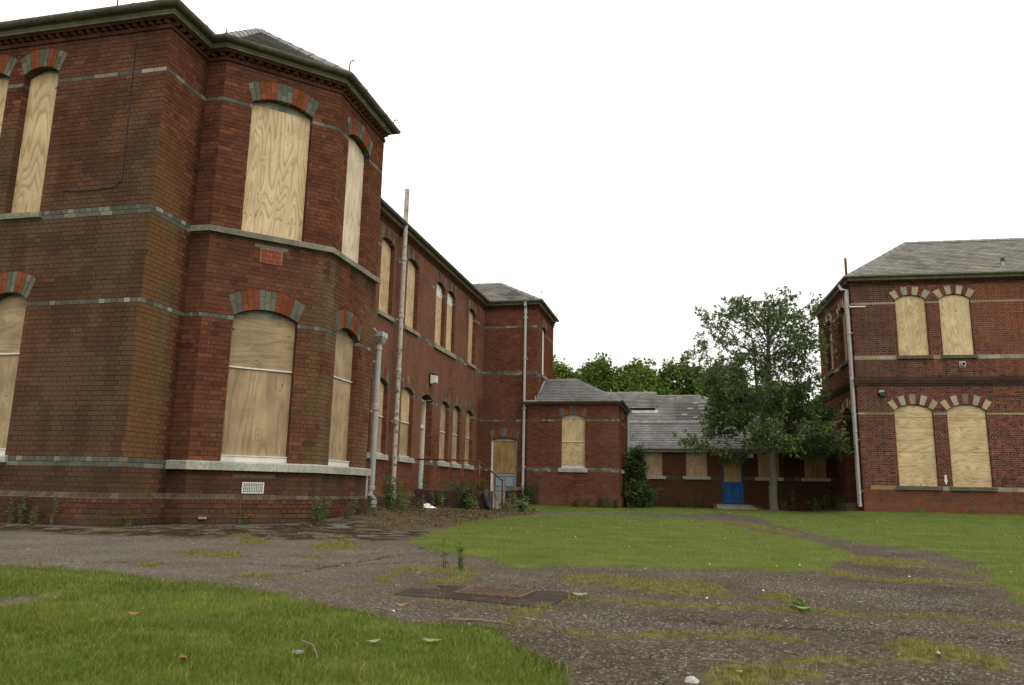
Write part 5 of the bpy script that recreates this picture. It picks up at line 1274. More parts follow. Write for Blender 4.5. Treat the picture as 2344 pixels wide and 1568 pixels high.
lf_ = mixn(n, 1, A_('litter'), rampn(n, noise(n, Pn, 1.7, 5, .7), [(.30, 0.2), (.48, 1.0)]), 'MULTIPLY')
c = mixn(n, lf_, c, mixn(n, rampn(n, noise(n, Pn, 1.3, 4), [(.5, 0.0), (.65, 1.0)]), soil, mossc))
c = mixn(n, A_('crack'), c, (.018, .015, .011))
c = mixn(n, A_('weed'), c, mixn(n, rampn(n, noise(n, Pn, 14, 4, .7), [(.4, 0.0), (.6, 1.0)]), (.055, .045, .018), (.10, .105, .028)))
turf = mixn(n, rampn(n, noise(n, Pn, 1.6, 5, .65), [(.35, 0.0), (.68, 1.0)]), (.045, .070, .012), (.095, .125, .026))
turf = mixn(n, rampn(n, noise(n, Pn, 30, 3, .7), [(.45, 0.0), (.7, .6)]), turf, (.075, .07, .028))
c = mixn(n, A_('lawn'), c, turf)
n.links.new(c, b.inputs['Base Color']); b.inputs['Roughness'].default_value = .95; spec(b, .03)
hgt = mixn(n, .5, rampn(n, vo.outputs['Distance'], [(0, 1.0), (.8, 0.0)]), noise(n, Pn, 40, 4, .7))
bump(n, b, hgt, .8, .012)
me.materials.append(mg); gr = link('ground', me, None, kind='structure')
m = MB(); q = 900; m.add([(-q, -q, -.16), (q, -q, -.16), (q, q, -.16), (-q, q, -.16)], [(0, 1, 2, 3)])
mf2 = mat_simple('meadow', (.05, .08, .02), .95, .1, .4, .8, dirt=(.08, .08, .03), dirtscale=.2); m.obj('far_ground', mf2, None, kind='structure')

# ================================================================== GRASS
def blades(name, fmask, region, dens, h, wid, cols, label, seed, far=1.0, lean=.5, cap=400000, nseg=2):
    "real blades scattered over one lawn; density falls with distance from the viewing side"
    r = np.random.default_rng(seed); x0, x1, y0, y1 = region
    # stratified by rows of distance
    XS, YS = [], []
    y = y0
    while y < y1:
        dy = max(.15, y*.05); area = (x1-x0)*dy; d = dens(y+dy/2); nn = int(area*d); XS.append(r.uniform(x0, x1, nn)); YS.append(r.uniform(y, y+dy, nn)); y += dy
    X = np.concatenate(XS); Y = np.concatenate(YS)
    v = (X > -1.22*(Y+1.2)-.6) & (X < .55*(Y+1.5)+.5); X, Y = X[v], Y[v]
    k = fmask(X, Y) > r.uniform(-.03, .04, len(X)); X, Y = X[k], Y[k]
    if len(X) > cap: q_ = r.choice(len(X), cap, False); X, Y = X[q_], Y[q_]
    nn = len(X); Z = grade(X, Y)+.01
    cl = fbm(X*1.1, Y*1.1, 3); cl2 = fbm(X*6, Y*6, 2)
    hh = h*(.45+.9*r.random(nn))*(.55+.9*cl2)*(.8+.4*cl); ww = wid*(.6+.8*r.random(nn))*np.maximum(1, Y*.16)
    az = r.uniform(0, 2*np.pi, nn); ln = lean*hh*r.uniform(.2, 1.2, nn); dx, dy_ = np.cos(az), np.sin(az); paz = r.uniform(0, 2*np.pi, nn); px_, py_ = np.cos(paz), np.sin(paz)
    b0 = np.stack([X-px_*ww, Y-py_*ww, Z-.01], -1); b1 = np.stack([X+px_*ww, Y+py_*ww, Z-.01], -1)
    m0 = np.stack([X-px_*ww*.8+dx*ln*.35, Y-py_*ww*.8+dy_*ln*.35, Z+hh*.6], -1); m1 = np.stack([X+px_*ww*.8+dx*ln*.35, Y+py_*ww*.8+dy_*ln*.35, Z+hh*.6], -1)
    tp = np.stack([X+dx*ln, Y+dy_*ln, Z+hh], -1)
    cm = np.clip((cl*.7+fbm(X*3.3+5, Y*3.3, 2)*.3-.28)/.42, 0, 1)[:, None]
    C = np.array(cols[0])[None]*(1-cm)+np.array(cols[1])[None]*cm
    C = C*(r.uniform(.65, 1.3, nn)[:, None]); dry = r.random(nn) < cols[3]*(.4+1.4*(1-cl)); C[dry] = np.array(cols[2])*r.uniform(.7, 1.2, (dry.sum(), 1))
    if nseg == 2:
        V = np.stack([b0, b1, m1, m0, tp], 1).reshape(-1, 3); base = 5*np.arange(nn)[:, None]
        F = np.concatenate([base+np.array([[0, 1, 2]]), base+np.array([[0, 2, 3]]), base+np.array([[3, 2, 4]])], 1).reshape(-1, 3); Cc = np.repeat(C, 3, 0)
    else:
        V = np.stack([b0, b1, tp], 1).reshape(-1, 3); F = (3*np.arange(nn)[:, None]+np.array([[0, 1, 2]])); Cc = C
    me = mesh_np(name, V, F, Cc, [M_GRASS]); print(name, nn)
    return link(name, me, None, kind='stuff', label=label, cat='grass')
def fA(X, Y):
    l_, p_, e = masks(X, Y); return np.where((X < 0) & (Y < 6), l_, -1)
def fB(X, Y):
    l_, p_, e = masks(X, Y); return np.where((sd(X, Y, PB) > -.6), l_, -1)
def fC(X, Y):
    l_, p_, e = masks(X, Y); ok = (sd(X, Y, PC) > -.5) & ~((X > -6.4) & (X < -2.6) & (Y > 29.9)) & ~((Y > 33.8)) & ~((X > 5.8) & (Y > 29.7)) & ~((X > .8) & (X < 2.6) & (Y > 32.0)); return np.where(ok, l_, -1)
def fW(X, Y):
    l_, p_, e = masks(X, Y); p_ = p_-.05*np.random.default_rng(2).random(X.shape); ok = ~((X > -1.9) & (X < -.8) & (Y > 4.75) & (Y < 5.5)); return np.where(ok & (l_ < .02), p_+.0, -1)
GC = ((.070, .102, .015), (.150, .175, .034), (.24, .20, .09), .10)
blades('lawn_grass', fA, (-6.5, .3, 1.2, 5.7), lambda y: min(9500, 105000/(y*y)), .034, .0017, GC, 'long mown grass lawn in the left foreground', 1, lean=.7, cap=270000)
blades('lawn_grass', fB, (-5.2, 2.6, 6.5, 23.5), lambda y: min(3200, 150000/(y*y)), .036, .0015, ((.122, .152, .026), (.20, .22, .048), (.26, .22, .10), .12), 'bright oval lawn in the middle of the courtyard', 2, cap=230000, nseg=1)
blades('lawn_grass', fC, (-7, 19, 5.0, 33.9), lambda y: min(2500, 120000/(y*y)), .036, .0016, ((.100, .130, .024), (.175, .19, .042), (.26, .22, .11), .16), 'lawn on the right running up to the brick walls', 3, cap=270000, nseg=1)
blades('weedy_grass', fW, (-7, 3.2, 2.4, 22), lambda y: min(7500, 190000/(y*y)), .026, .0022, ((.095, .10, .026), (.20, .185, .055), (.30, .23, .11), .36), 'yellowish grass and moss tufts growing along the cracks in the tarmac', 4, lean=1.0, cap=160000, nseg=1)
# leaf litter against the wall, and small stones on the tarmac
def scatter(name, N_, poly, smin, smax, cols, label, mat, seed, flat=.35, pebble=False):
    r = np.random.default_rng(seed); P = np.array(poly); X = r.uniform(P[:, 0].min(), P[:, 0].max(), N_); Y = r.uniform(P[:, 1].min(), P[:, 1].max(), N_)
    k = pip(X, Y, poly); X, Y = X[k], Y[k]; k = fbm(X*1.5, Y*1.5, 3) > r.uniform(.2, .6, len(X)); X, Y = X[k], Y[k]
    if pebble: l_, p_, _ = masks(X, Y); k = (l_ < -.02); X, Y = X[k], Y[k]
    n = len(X); Z = grade(X, Y)+.008; s_ = r.uniform(smin, smax, n)*np.maximum(1, Y*.06); az = r.uniform(0, 6.28, n); tx, ty = r.uniform(-flat, flat, n), r.uniform(-flat, flat, n)
    cs, sn = np.cos(az), np.sin(az); C = np.array(cols)[r.integers(0, len(cols), n)]*r.uniform(.7, 1.25, (n, 1))
    if not pebble:
        V = []
        for a, b_ in ((1, 0), (0, .5), (-1, 0), (0, -.5)):
            dx, dy = (a*cs-b_*sn)*s_, (a*sn+b_*cs)*s_; V.append(np.stack([X+dx, Y+dy, Z+.006+np.abs(dx*tx+dy*ty)+(.35*s_ if b_ == 0 else 0)*r.random(n)], -1))
        V = np.stack(V, 1).reshape(-1, 3); F = 4*np.arange(n)[:, None]+np.array([[0, 1, 2, 3]]); Cc = C
    else:
        V = []
        for a, b_, c_ in ((1, 0, 0), (0, .8, 0), (-1, 0, 0), (0, -.8, 0), (.1, .1, .8)): V.append(np.stack([X+(a*cs-b_*sn)*s_, Y+(a*sn+b_*cs)*s_, Z-.01+c_*s_*r.uniform(.7, 1.2, n)], -1))
        V = np.stack(V, 1).reshape(-1, 3); F = (5*np.arange(n)[:, None, None]+np.array([[0, 1, 4], [1, 2, 4], [2, 3, 4], [3, 0, 4]])[None]).reshape(-1, 3); Cc = np.repeat(C, 4, 0)
    me = mesh_np(name, V, F, Cc, [mat]); return link(name, me, None, kind='stuff', label=label, cat='ground litter')
LC = [(.13, .085, .045), (.09, .058, .03), (.20, .15, .09), (.06, .042, .025), (.07, .085, .03)]
scatter('leaf_litter', 11000, LITP, .015, .045, LC, 'brown leaf litter and debris along the foot of the left wall', M_GRASS, 5, .9)
scatter('loose_chippings', 9000, [(-6, 2.5), (2.6, 2.5), (3, 9.5), (-7.5, 9.5)], .003, .008, [(.30, .27, .22), (.18, .15, .12), (.4, .37, .32), (.1, .08, .06)], 'loose stone chippings scattered over the old tarmac', M_STONE, 6, pebble=True)
scatter('dead_leaves', 380, [(-6, 2.2), (2.0, 2.2), (3, 20), (-7, 9.5)], .012, .028, [(.24, .12, .05), (.17, .09, .045), (.3, .22, .12)], 'small dead leaves scattered over grass and tarmac', M_GRASS, 8, .9)
scatter('rubble_soil', 1500, [(-13, 9.5), (-8.0, 9.45), (-7.8, 10.5), (-6.3, 12.0), (-6.0, 14), (-5.2, 13.2), (-6.3, 11.2), (-7.6, 9.6), (-8.1, 9.1), (-13, 9.1)], .008, .035, [(.06, .045, .03), (.10, .055, .035), (.13, .11, .08), (.04, .035, .02)], 'crumbled mortar and soil along the foot of the near wall', M_STONE, 9, pebble=True)
# daisies and dandelions
r_ = np.random.default_rng(21); V = []; F = []; C = []
for i in range(150):
    x = r_.uniform(-4, 12); y = r_.uniform(5, 32)
    l_, p_, _ = masks(np.array([x]), np.array([y]))
    if max(l_[0], p_[0]) < .02 or (x > 5.7 and y > 29.6) or y > 31.8: continue
    z = float(grade(np.array([x]), np.array([y]))[0])+.05; s_ = .010*max(1, y*.07); k = len(V); V += [(x-s_, y, z), (x, y-s_, z+.004), (x+s_, y, z), (x, y+s_, z+.008)]; F.append([k, k+1, k+2, k+3]); C.append((.72, .7, .66) if r_.random() < .7 else (.65, .50, .04))
link('lawn_flowers', mesh_np('lawn_flowers', V, F, np.array(C), [M_LEAF]), None, kind='stuff', label='scattered daisies and dandelions in the grass', cat='flowers')
# ================================================================== PLANTS
def leafquads(C, Dn, Ln, Wd, col, fold=.0):
    "leaf rhombi: centre base C (n,3), direction D (n,3), length, width"
    n = len(C); rr = nrng.normal(size=(n, 3)); sdv = np.cross(Dn, rr); sdv /= np.linalg.norm(sdv, axis=1)[:, None]+1e-9
    L_ = Ln[:, None]; W_ = Wd[:, None]; up_ = np.cross(Dn, sdv)
    V = np.stack([C, C+Dn*L_*.5+sdv*W_*.5+up_*L_*.06, C+Dn*L_-up_*L_*.05, C+Dn*L_*.5-sdv*W_*.5+up_*L_*.06], 1).reshape(-1, 3)
    F = 4*np.arange(n)[:, None]+np.array([[0, 1, 2, 3]])
    return V, F, col
def unit(v): return v/(np.linalg.norm(v, axis=-1, keepdims=True)+1e-9)
# ---- the courtyard tree
CT = thing('glossy_leaved_tree', (2.98, 31.5, .1), label='lone courtyard tree with glossy dark leaves and pale grey trunk', cat='tree')
r_ = random.Random(5)
tx, ty = 3.0, 31.5
m = MB(); m.tube([(tx, ty, -.1), (tx, ty, .12), (tx-.02, ty, .5), (tx-.01, ty, .95), (tx+.03, ty, 1.25), (tx+.02, ty, 2.2), (tx+.05, ty, 3.5), (tx-.02, ty, 5), (tx+.06, ty, 6.6), (tx+.1, ty, 7.6), (tx+.25, ty, 8.3)], [.23, .18, .155, .16, .145, .135, .115, .10, .065, .035, .012], 14)
m.tube([(tx+.02, ty, 2.6), (tx-.25, ty+.1, 3.6), (tx-.45, ty, 5.0), (tx-.5, ty, 6.3), (tx-.62, ty, 7.4)], [.09, .08, .06, .035, .012], 9)
m.obj('trunk', M_BARK, CT, smooth=True)
def crownR(z, az):
    pts = [(1.95, 1.7), (2.3, 2.7), (2.9, 3.0), (3.6, 2.75), (4.2, 2.55), (5.0, 2.45), (6.0, 2.4), (6.8, 2.35), (7.4, 2.25), (7.9, 1.9), (8.4, 1.1)]
    for (a, ra), (b_, rb) in zip(pts[:-1], pts[1:]):
        if a <= z <= b_: r0 = ra+(rb-ra)*(z-a)/(b_-a); break
    else: r0 = .5
    r0 *= 1+.16*math.sin(az*3+z*1.7)+.10*math.sin(az*5-z*2.3)
    if z < 4: r0 *= 1.02
    return r0
limbs = MB(); tips = []; twl = MB()
def limb(z0, az, z1, rr, thick, ncl, dens=1.0, x0=None):
    sx = tx if x0 is None else x0; p0 = np.array([sx, ty, z0]); p3 = np.array([sx+rr*math.cos(az), ty+rr*math.sin(az), z1]); pts = []
    k = 6; bend = np.array([r_.uniform(-.45, .45), r_.uniform(-.45, .45), r_.uniform(-.3, .45)])*min(1, rr*.5)
    for i in range(k+1):
        t = i/k; pts.append(p0*(1-t)+p3*t+bend*math.sin(math.pi*t)+np.array([0, 0, -.12*rr*t*t]))
    limbs.tube(pts, [thick*(1-.85*i/k)+.004 for i in range(k+1)], 6)
    for i in range(int(ncl)):
        t = r_.uniform(.3, 1.0)**.75; q = min(k-1, int(t*k)); f = t*k-q; b0 = pts[q]*(1-f)+pts[q+1]*f
        ln = r_.uniform(.25, .75)*(1.15-t*.4)*(.7+.3*rr/2.5); a2 = az+r_.uniform(-1.5, 1.5); e = b0+np.array([math.cos(a2)*ln, math.sin(a2)*ln, r_.uniform(-.6, .75)*ln])
        mid = (b0+e)/2+np.array([r_.uniform(-.05, .05), r_.uniform(-.05, .05), r_.uniform(-.04, .08)])
        twl.tube([b0, mid, e], [.007, .005, .003], 4, cap=False)
        tips.append((e, unit(e-mid)));
        if r_.random() < .8*dens: tips.append((mid, unit(e-b0)))
        for _ in range(2 if r_.random() < .65*dens else 1):
            s_ = mid+(e-mid)*r_.random()+np.array([r_.uniform(-.18, .18), r_.uniform(-.18, .18), r_.uniform(-.22, .22)]); twl.tube([mid, s_], [.004, .003], 3, cap=False); tips.append((s_, unit(s_-mid)))
for i in range(120):
    z0 = 2.25+5.6*(i/120)**.92; az = i*2.399+r_.uniform(-.3, .3); z1 = z0+r_.uniform(0, 1.5) if z0 > 3 else z0+r_.uniform(-.15, .7); z1 = min(z1, 8.3)
    rr = crownR(z1, az)*r_.uniform(.7, 1.05)*(1-.13*math.cos(az)); low = z0 < 4.2
    limb(z0, az, z1, rr, .026 if low else .013, 24 if low else (10 if z0 < 6.3 else 6), 1.0 if low else .65)
for z1, az, rr in ((8.35, math.pi+.05, 2.85), (8.0, math.pi-.1, 2.5), (7.7, math.pi+.3, 2.4), (8.6, math.pi*.9, 1.3), (8.75, math.pi*.5, .8), (8.65, .2, 1.0), (8.45, .1, 1.9), (8.2, -.1, 2.4), (7.6, .15, 2.5), (8.6, -.8, .8), (8.1, math.pi, 1.6)):
    limb(z1-1.7, az, z1, rr, .02, 9, .4)
limbs.obj('limbs', M_BARK, CT); twl.obj('twigs', M_TWIG, CT)
T = np.array([t[0] for t in tips]); D = np.array([t[1] for t in tips]); nL = 9
C_ = np.repeat(T, nL, 0)+nrng.normal(size=(len(T)*nL, 3))*.028; Dd = unit(np.repeat(D, nL, 0)*.55+nrng.normal(size=(len(T)*nL, 3))*.62+np.array([0, 0, .12]))
ln = nrng.uniform(.075, .14, len(C_)); zf = np.clip((C_[:, 2]-2)/6, 0, 1)
base = np.array([.062, .098, .026])[None]*(1-zf[:, None])+np.array([.070, .105, .030])[None]*zf[:, None]
cc_ = base*nrng.uniform(.55, 1.45, (len(C_), 1)); yg = nrng.random(len(C_)) < .16; cc_[yg] = np.array([.13, .165, .045])*nrng.uniform(.8, 1.3, (yg.sum(), 1))
V, F, c = leafquads(C_, Dd, ln, ln*.5, cc_)
link('foliage', mesh_np('foliage', V, F, c, [M_GLOSSLEAF]), CT, kind='stuff'); print('tree leaves', len(C_))

# ---- broad leaved trees behind the range
def far_tree(x, y, h, w, seed, label, tone=1.0, z0=1.5):
    h = h*.93; tone = tone*1.12
    r2 = random.Random(seed); t = thing('broadleaf_tree', (x, y, 0), label=label, cat='tree', group='trees behind the low range')
    m = MB(); m.tube([(x, y, -.1), (x+.1, y, h*.3), (x, y, h*.75)], [.28, .22, .08], 8)
    for i in range(9):
        a = r2.uniform(0, 6.28); z = h*r2.uniform(.25, .6); m.tube([(x, y, z), (x+math.cos(a)*w*.25, y+math.sin(a)*w*.25, z+h*.14), (x+math.cos(a)*w*.42, y+math.sin(a)*w*.42, z+h*.2)], [.1, .06, .02], 6)
    m.obj('trunk', M_BARK, t)
    Cs, Ds, col = [], [], []
    nl = 150
    for i in range(nl):
        u = i/nl; z = z0+(h-z0)*(.10+.90*r2.random()**.55); f = (z-z0)/(h-z0); rad = w*.5*math.sqrt(max(.03, 1-(max(0, f-.30)/.70)**2.2))*(.75+.25*min(1, f*4))
        a = r2.uniform(0, 6.28); rr = rad*r2.uniform(.45, 1.0); cx_, cy_, cz = x+rr*math.cos(a), y+rr*math.sin(a), z*.97
        lr = r2.uniform(.5, 1.05)*(1.0 if f < .8 else .7); n_ = int(240*lr*lr)
        d = unit(nrng.normal(size=(n_, 3))); d[:, 2] = np.abs(d[:, 2])*.9-.25; d = unit(d); rad_ = nrng.uniform(.55, 1.05, (n_, 1))*lr
        Cs.append(np.array([cx_, cy_, cz])+d*rad_*np.array([1, 1, .8])); out_ = unit(d*.6+nrng.normal(size=(n_, 3))*.5+np.array([0, 0, -.35])); Ds.append(out_)
        v = r2.uniform(.75, 1.25); top = np.clip(d[:, 2:3]*.5+.6, .4, 1.2); bc_ = np.array([.075, .112, .024]) if r2.random() < .7 else np.array([.105, .135, .030])
        col.append(bc_*tone*v*nrng.uniform(.7, 1.3, (n_, 1)))
    for i in range(26):
        a = r2.uniform(0, 6.28); rr = w*.5*r2.random()**.6*.85; zt = z0+(h-z0)*math.sqrt(max(.1, 1-(rr/(w*.52))**2.2)); cx_, cy_, cz = x+rr*math.cos(a), y+rr*math.sin(a), zt+r2.uniform(-.1, .45); lr = r2.uniform(.18, .42); n_ = 60
        d = unit(nrng.normal(size=(n_, 3))); Cs.append(np.array([cx_, cy_, cz])+d*nrng.uniform(.3, 1, (n_, 1))*lr*np.array([.8, .8, 1.5])); Ds.append(unit(d+np.array([0, 0, -.3]))); col.append(np.array([.095, .13, .028])*tone*nrng.uniform(.7, 1.3, (n_, 1)))
    C_ = np.concatenate(Cs); D_ = np.concatenate(Ds); k = np.concatenate(col); ln = nrng.uniform(.16, .32, len(C_))
    V, F, c = leafquads(C_, D_, ln, ln*.62, k); link('crown', mesh_np('crown', V, F, c, [M_LEAF]), t, kind='stuff')
far = [(-13.2, 55, 9.9, 6.4, 'first broadleaf tree from the left, half hidden by the far brick projection'), (-9.7, 54, 10.4, 6.0, 'light green broadleaf tree standing beside the far brick projection'), (-6.6, 56, 10.6, 5.6, 'broadleaf tree rising over the ridge end of the small annex'),
       (-3.6, 55, 10.3, 5.6, 'rounded broadleaf tree above the raised ventilator of the slate roof'), (-.6, 56, 10.5, 5.8, 'dense broadleaf tree above the plain stretch of the slate roof'), (2.2, 55, 10.0, 5.6, 'broadleaf tree partly behind the left edge of the courtyard tree'),
       (5.4, 56, 8.6, 4.8, 'lower broadleaf tree showing through the courtyard tree'), (8.9, 55, 7.6, 4.4, 'low broadleaf tree between the courtyard tree and the right building')]
for i, (x, y, h, w, lb) in enumerate(far): far_tree(x, y, h, w, 40+i, lb, (1.0, 1.15, .95, 1.05, .9, .95, 1.2, .9)[i])

# ---- bushes and weeds
def weed(name, x, y, h, nstem, spread, leafL, col, label, seed, cat='weed', z=None, lw=.32, dens=26, lean=.25, group=None, droop=.2, mat=None):
    r2 = random.Random(seed); n2 = np.random.default_rng(seed)
    z0 = float(grade(np.array([x]), np.array([y]))[0]) if z is None else z
    t = thing(name, (x, y, z0), label=label, cat=cat, group=group)
    m = MB(); Cs, Ds = [], []
    for i in range(nstem):
        a = r2.uniform(0, 6.28); hh = h*r2.uniform(.55, 1.0) if i else h; bx, by = x+r2.uniform(-spread, spread)*.45, y+r2.uniform(-spread, spread)*.45
        ex, ey = bx+math.cos(a)*spread*lean*2*r2.random(), by+math.sin(a)*spread*lean*2*r2.random(); pts = []
        for k in range(6):
            f = k/5; pts.append(np.array([bx+(ex-bx)*f**1.5, by+(ey-by)*f**1.5, z0-.02+hh*f-droop*hh*.3*f**3]))
        m.tube(pts, [max(.0022, .006*(1-f/5.5))*(1+h*.4) for f in range(6)], 5, cap=False)
        for k in range(int(dens*max(.4, hh))+5):
            f = r2.uniform(.08, 1.0); q = min(4, int(f*5)); g_ = f*5-q; c0 = pts[q]*(1-g_)+pts[q+1]*g_; aa = r2.uniform(0, 6.28)
            Cs.append(c0); Ds.append((math.cos(aa), math.sin(aa), r2.uniform(-.15, .75)))
    m.obj('stem', M_TWIG if h > 1.2 else M_STALK, t)
    C_ = np.array(Cs); D_ = unit(np.array(Ds)); ln = leafL*n2.uniform(.6, 1.25, len(C_)); k = np.array(col)[None]*n2.uniform(.65, 1.4, (len(C_), 1))
    V, F, c = leafquads(C_, D_, ln, ln*lw, k); link('foliage', mesh_np('foliage', V, F, c, [mat or M_LEAF]), t, kind='stuff')
    return t
M_STALK = mat_simple('weed_stalk', (.075, .085, .03), .8, .2, .3, 10)
GR, YG, DG, PG = (.085, .125, .032), (.13, .165, .045), (.045, .07, .025), (.14, .19, .06)
W_ = [
 ('tall_weed', -9.75, 9.66, .44, 3, .05, .06, GR, 'thin weed stalk at the foot of the near wall, furthest left'), ('tall_weed', -9.58, 9.66, .55, 3, .05, .07, GR, 'tallest of the thin weed stalks along the near plinth'),
 ('tall_weed', -9.32, 9.65, .30, 4, .07, .06, YG, 'small leafy weed between the two tallest stalks on the near plinth'), ('tall_weed', -9.02, 9.66, .48, 2, .04, .06, YG, 'weed stalk with yellow green leaves nearest the corner of the near wall'),
 ('tall_weed', -8.0, 9.95, .2, 5, .08, .045, YG, 'small weed tuft just round the near corner'), ('tall_weed', -7.05, 11.35, .40, 2, .03, .04, YG, 'thin dry stalk in front of the small air brick'), ('tall_weed', -7.0, 11.5, .14, 5, .08, .045, GR, 'low green tuft below the angled bay window'),
 ('leafy_weed', -6.08, 12.15, .50, 15, .22, .07, GR, 'bushy green weed at the front corner of the bay'), ('leafy_weed', -5.95, 13.0, .40, 10, .20, .06, GR, 'leafy weed beside the side face of the bay'), ('leafy_weed', -5.95, 13.9, .36, 8, .18, .06, DG, 'darker low weed at the far end of the bay'),
 ('leafy_weed', -7.45, 18.9, .95, 17, .36, .10, GR, 'tall bushy weed in front of the hopper downpipe'), ('leafy_weed', -7.2, 18.7, .50, 16, .38, .08, PG, 'pale green clump in front of the tall bushy weed'), ('leafy_weed', -7.55, 20.1, .85, 7, .22, .08, GR, 'slender weed in front of the flaking white pipe'), ('leafy_weed', -7.3, 20.9, .40, 9, .28, .07, YG, 'low yellow green weed beside the plastic bag'),
 ('tall_weed', -7.55, 22.3, .52, 3, .05, .11, PG, 'left of two upright weeds against the dark landing wall'), ('tall_weed', -7.28, 22.3, .66, 4, .07, .12, PG, 'right of two upright weeds against the dark landing wall'),
 ('leafy_weed', -6.55, 22.25, .72, 20, .30, .11, (.050, .085, .026), 'large green weed clump in front of the tyre'), ('leafy_weed', -6.28, 22.2, .58, 14, .22, .10, PG, 'brighter weed clump touching the tyre'),
 ('leafy_weed', -5.6, 23.6, .45, 12, .30, .08, YG, 'wispy weed at the foot of the landing steps'), ('leafy_weed', -5.15, 23.8, .50, 10, .22, .16, (.12, .155, .065), 'pale big leaved rosette plant near the foot of the handrail'), ('tall_weed', -5.9, 26.0, .8, 8, .28, .07, YG, 'tall wispy grasses in front of the half boarded pale blue door'),
 ('leafy_weed', -6.15, 29.6, 1.0, 18, .38, .12, DG, 'dark weed clump at the foot of the far downpipe'), ('tall_weed', -5.85, 29.75, 1.5, 4, .16, .08, GR, 'tall thin weed against the annex wall near the downpipe'),
 ('tall_weed', -4.35, 29.8, .36, 8, .22, .08, DG, 'small dark weed under the left side of the annex window'), ('tall_weed', -3.95, 29.8, .42, 7, .16, .08, GR, 'small weed under the right side of the annex window'), ('tall_weed', -3.42, 29.75, .62, 9, .18, .08, DG, 'medium dark weed right of the annex window'),
 ('leafy_weed', -3.15, 29.7, .72, 14, .22, .07, GR, 'feathery upright weed near the annex corner'), ('leafy_weed', -2.85, 29.75, .50, 8, .16, .08, DG, 'low dark weed closest to the annex corner'),
 ('leafy_weed', -1.55, 32.6, .75, 14, .28, .10, GR, 'leafy weed right of the big dark shrub'), ('tall_weed', -.55, 33.5, .55, 8, .22, .08, DG, 'dark weed below the first range window'), ('tall_weed', -.15, 33.5, .50, 7, .22, .07, GR, 'weed tuft between the first two range windows'), ('tall_weed', .25, 33.5, .75, 6, .16, .07, GR, 'upright weed below the second range window'),
 ('tall_weed', 3.6, 33.2, .5, 10, .30, .07, YG, 'grassy weeds just right of the tree trunk'), ('tall_weed', 3.95, 33.4, 1.1, 4, .18, .07, YG, 'tall thin weed right of the tree trunk'), ('leafy_weed', 4.75, 33.0, .6, 18, .40, .08, YG, 'broad grassy clump between trunk and corner pipe'), ('leafy_weed', 5.45, 32.3, .65, 18, .40, .08, GR, 'dense weed clump by the corner of the low range'), ('tall_weed', 5.2, 33.2, 1.0, 5, .25, .07, YG, 'thin yellowish weed by the corner pipe'),
 ('tall_weed', 7.6, 29.55, .28, 10, .30, .06, YG, 'low tuft of grass at the foot of the right building'), ('tall_weed', 9.2, 29.6, .34, 10, .35, .06, YG, 'low tuft of grass under the second lower arch'), ('tall_weed', 11.0, 29.6, .3, 12, .4, .06, YG, 'grass tuft at the foot of the right building near the picture edge'),
 ('tall_weed', -2.05, 6.45, .30, 2, .03, .035, (.07, .07, .03), 'bare dark stalk on the left in the tarmac crack tuft'), ('tall_weed', -1.93, 6.50, .28, 5, .06, .04, GR, 'finer green stalks beside the bare dark stalk'), ('tall_weed', .62, 5.16, .08, 9, .06, .05, GR, 'small docks growing in the long crack'),
]
for i, (nm, x, y, h, ns_c, sp, ll, cl, lb) in enumerate(W_): weed(nm, x, y, h, ns_c, sp, ll, cl, lb, 300+i, lean=.45 if nm == 'leafy_weed' else .25)
SHc = [(-2.35, 31.6, 2.75, 13, .45), ]
weed('overgrown_shrub', -2.2, 31.9, 2.65, 40, .5, .20, (.048, .075, .028), 'tall dark overgrown shrub between the annex and the low range', 500, cat='shrub', lw=.34, dens=30, lean=.5, mat=M_GLOSSLEAF)
weed('low_shrub', -1.95, 31.3, 1.15, 46, .8, .18, (.045, .07, .026), 'wide dark bramble mound at the foot of the tall shrub', 501, cat='shrub', lw=.4, dens=32, lean=.5, mat=M_GLOSSLEAF)
weed('leafy_weed', -7.0, 22.9, .42, 26, .55, .09, (.075, .095, .035), 'trailing weeds growing on top of the landing', 502, z=.60, lean=.8, dens=22)
weed('leafy_weed', -6.35, 23.1, .50, 18, .30, .09, (.065, .09, .032), 'weeds on the landing beside the handrail post', 503, z=.58, lean=.8, dens=22)
weed('tall_weed', -8.0, 22.75, .95, 3, .10, .07, (.085, .085, .04), 'tall dry weed in front of the white framed doorway', 504, z=.60)

# ---- litter
def flat_leaf(name, x, y, L_, W2, az, col, label, curl=.25, mat=None, cat='leaf', lift=.035):
    z = float(grade(np.array([x]), np.array([y]))[0])+lift; m = MB(); k = 6; V = []
    for i in range(k+1):
        f = i/k; wd = W2*math.sin(math.pi*min(1, f*.96+.04))**.7*.5; p = np.array([x+math.cos(az)*L_*(f-.5), y+math.sin(az)*L_*(f-.5), z+curl*L_*(2*f-1)**2*.5]); s_ = np.array([-math.sin(az), math.cos(az), .15])
        V += [p-s_*wd, p+np.array([0, 0, -.004]), p+s_*wd]
    fs = []
    for i in range(k): fs += [(3*i, 3*i+1, 3*i+4, 3*i+3), (3*i+1, 3*i+2, 3*i+5, 3*i+4)]
    m.add(V, fs); o = m.obj(name, mat or M_DEADLEAF, None); props(o, label, cat); return o
M_PALELEAF = mat_simple('pale_leaf', (.17, .19, .085), .7, .2, .2, 30); M_WRAP = mat_simple('plastic_scrap', (.11, .14, .12), .35, .4, .1)
flat_leaf('fallen_leaf', -1.12, 3.38, .085, .035, .1, None, 'pale green curled leaf lying on the left lawn', .15, M_PALELEAF)
flat_leaf('fallen_leaf', -1.35, 3.28, .07, .028, .9, None, 'narrow green leaf blade on the lawn left of the pale curled leaf', .2, M_PALELEAF)
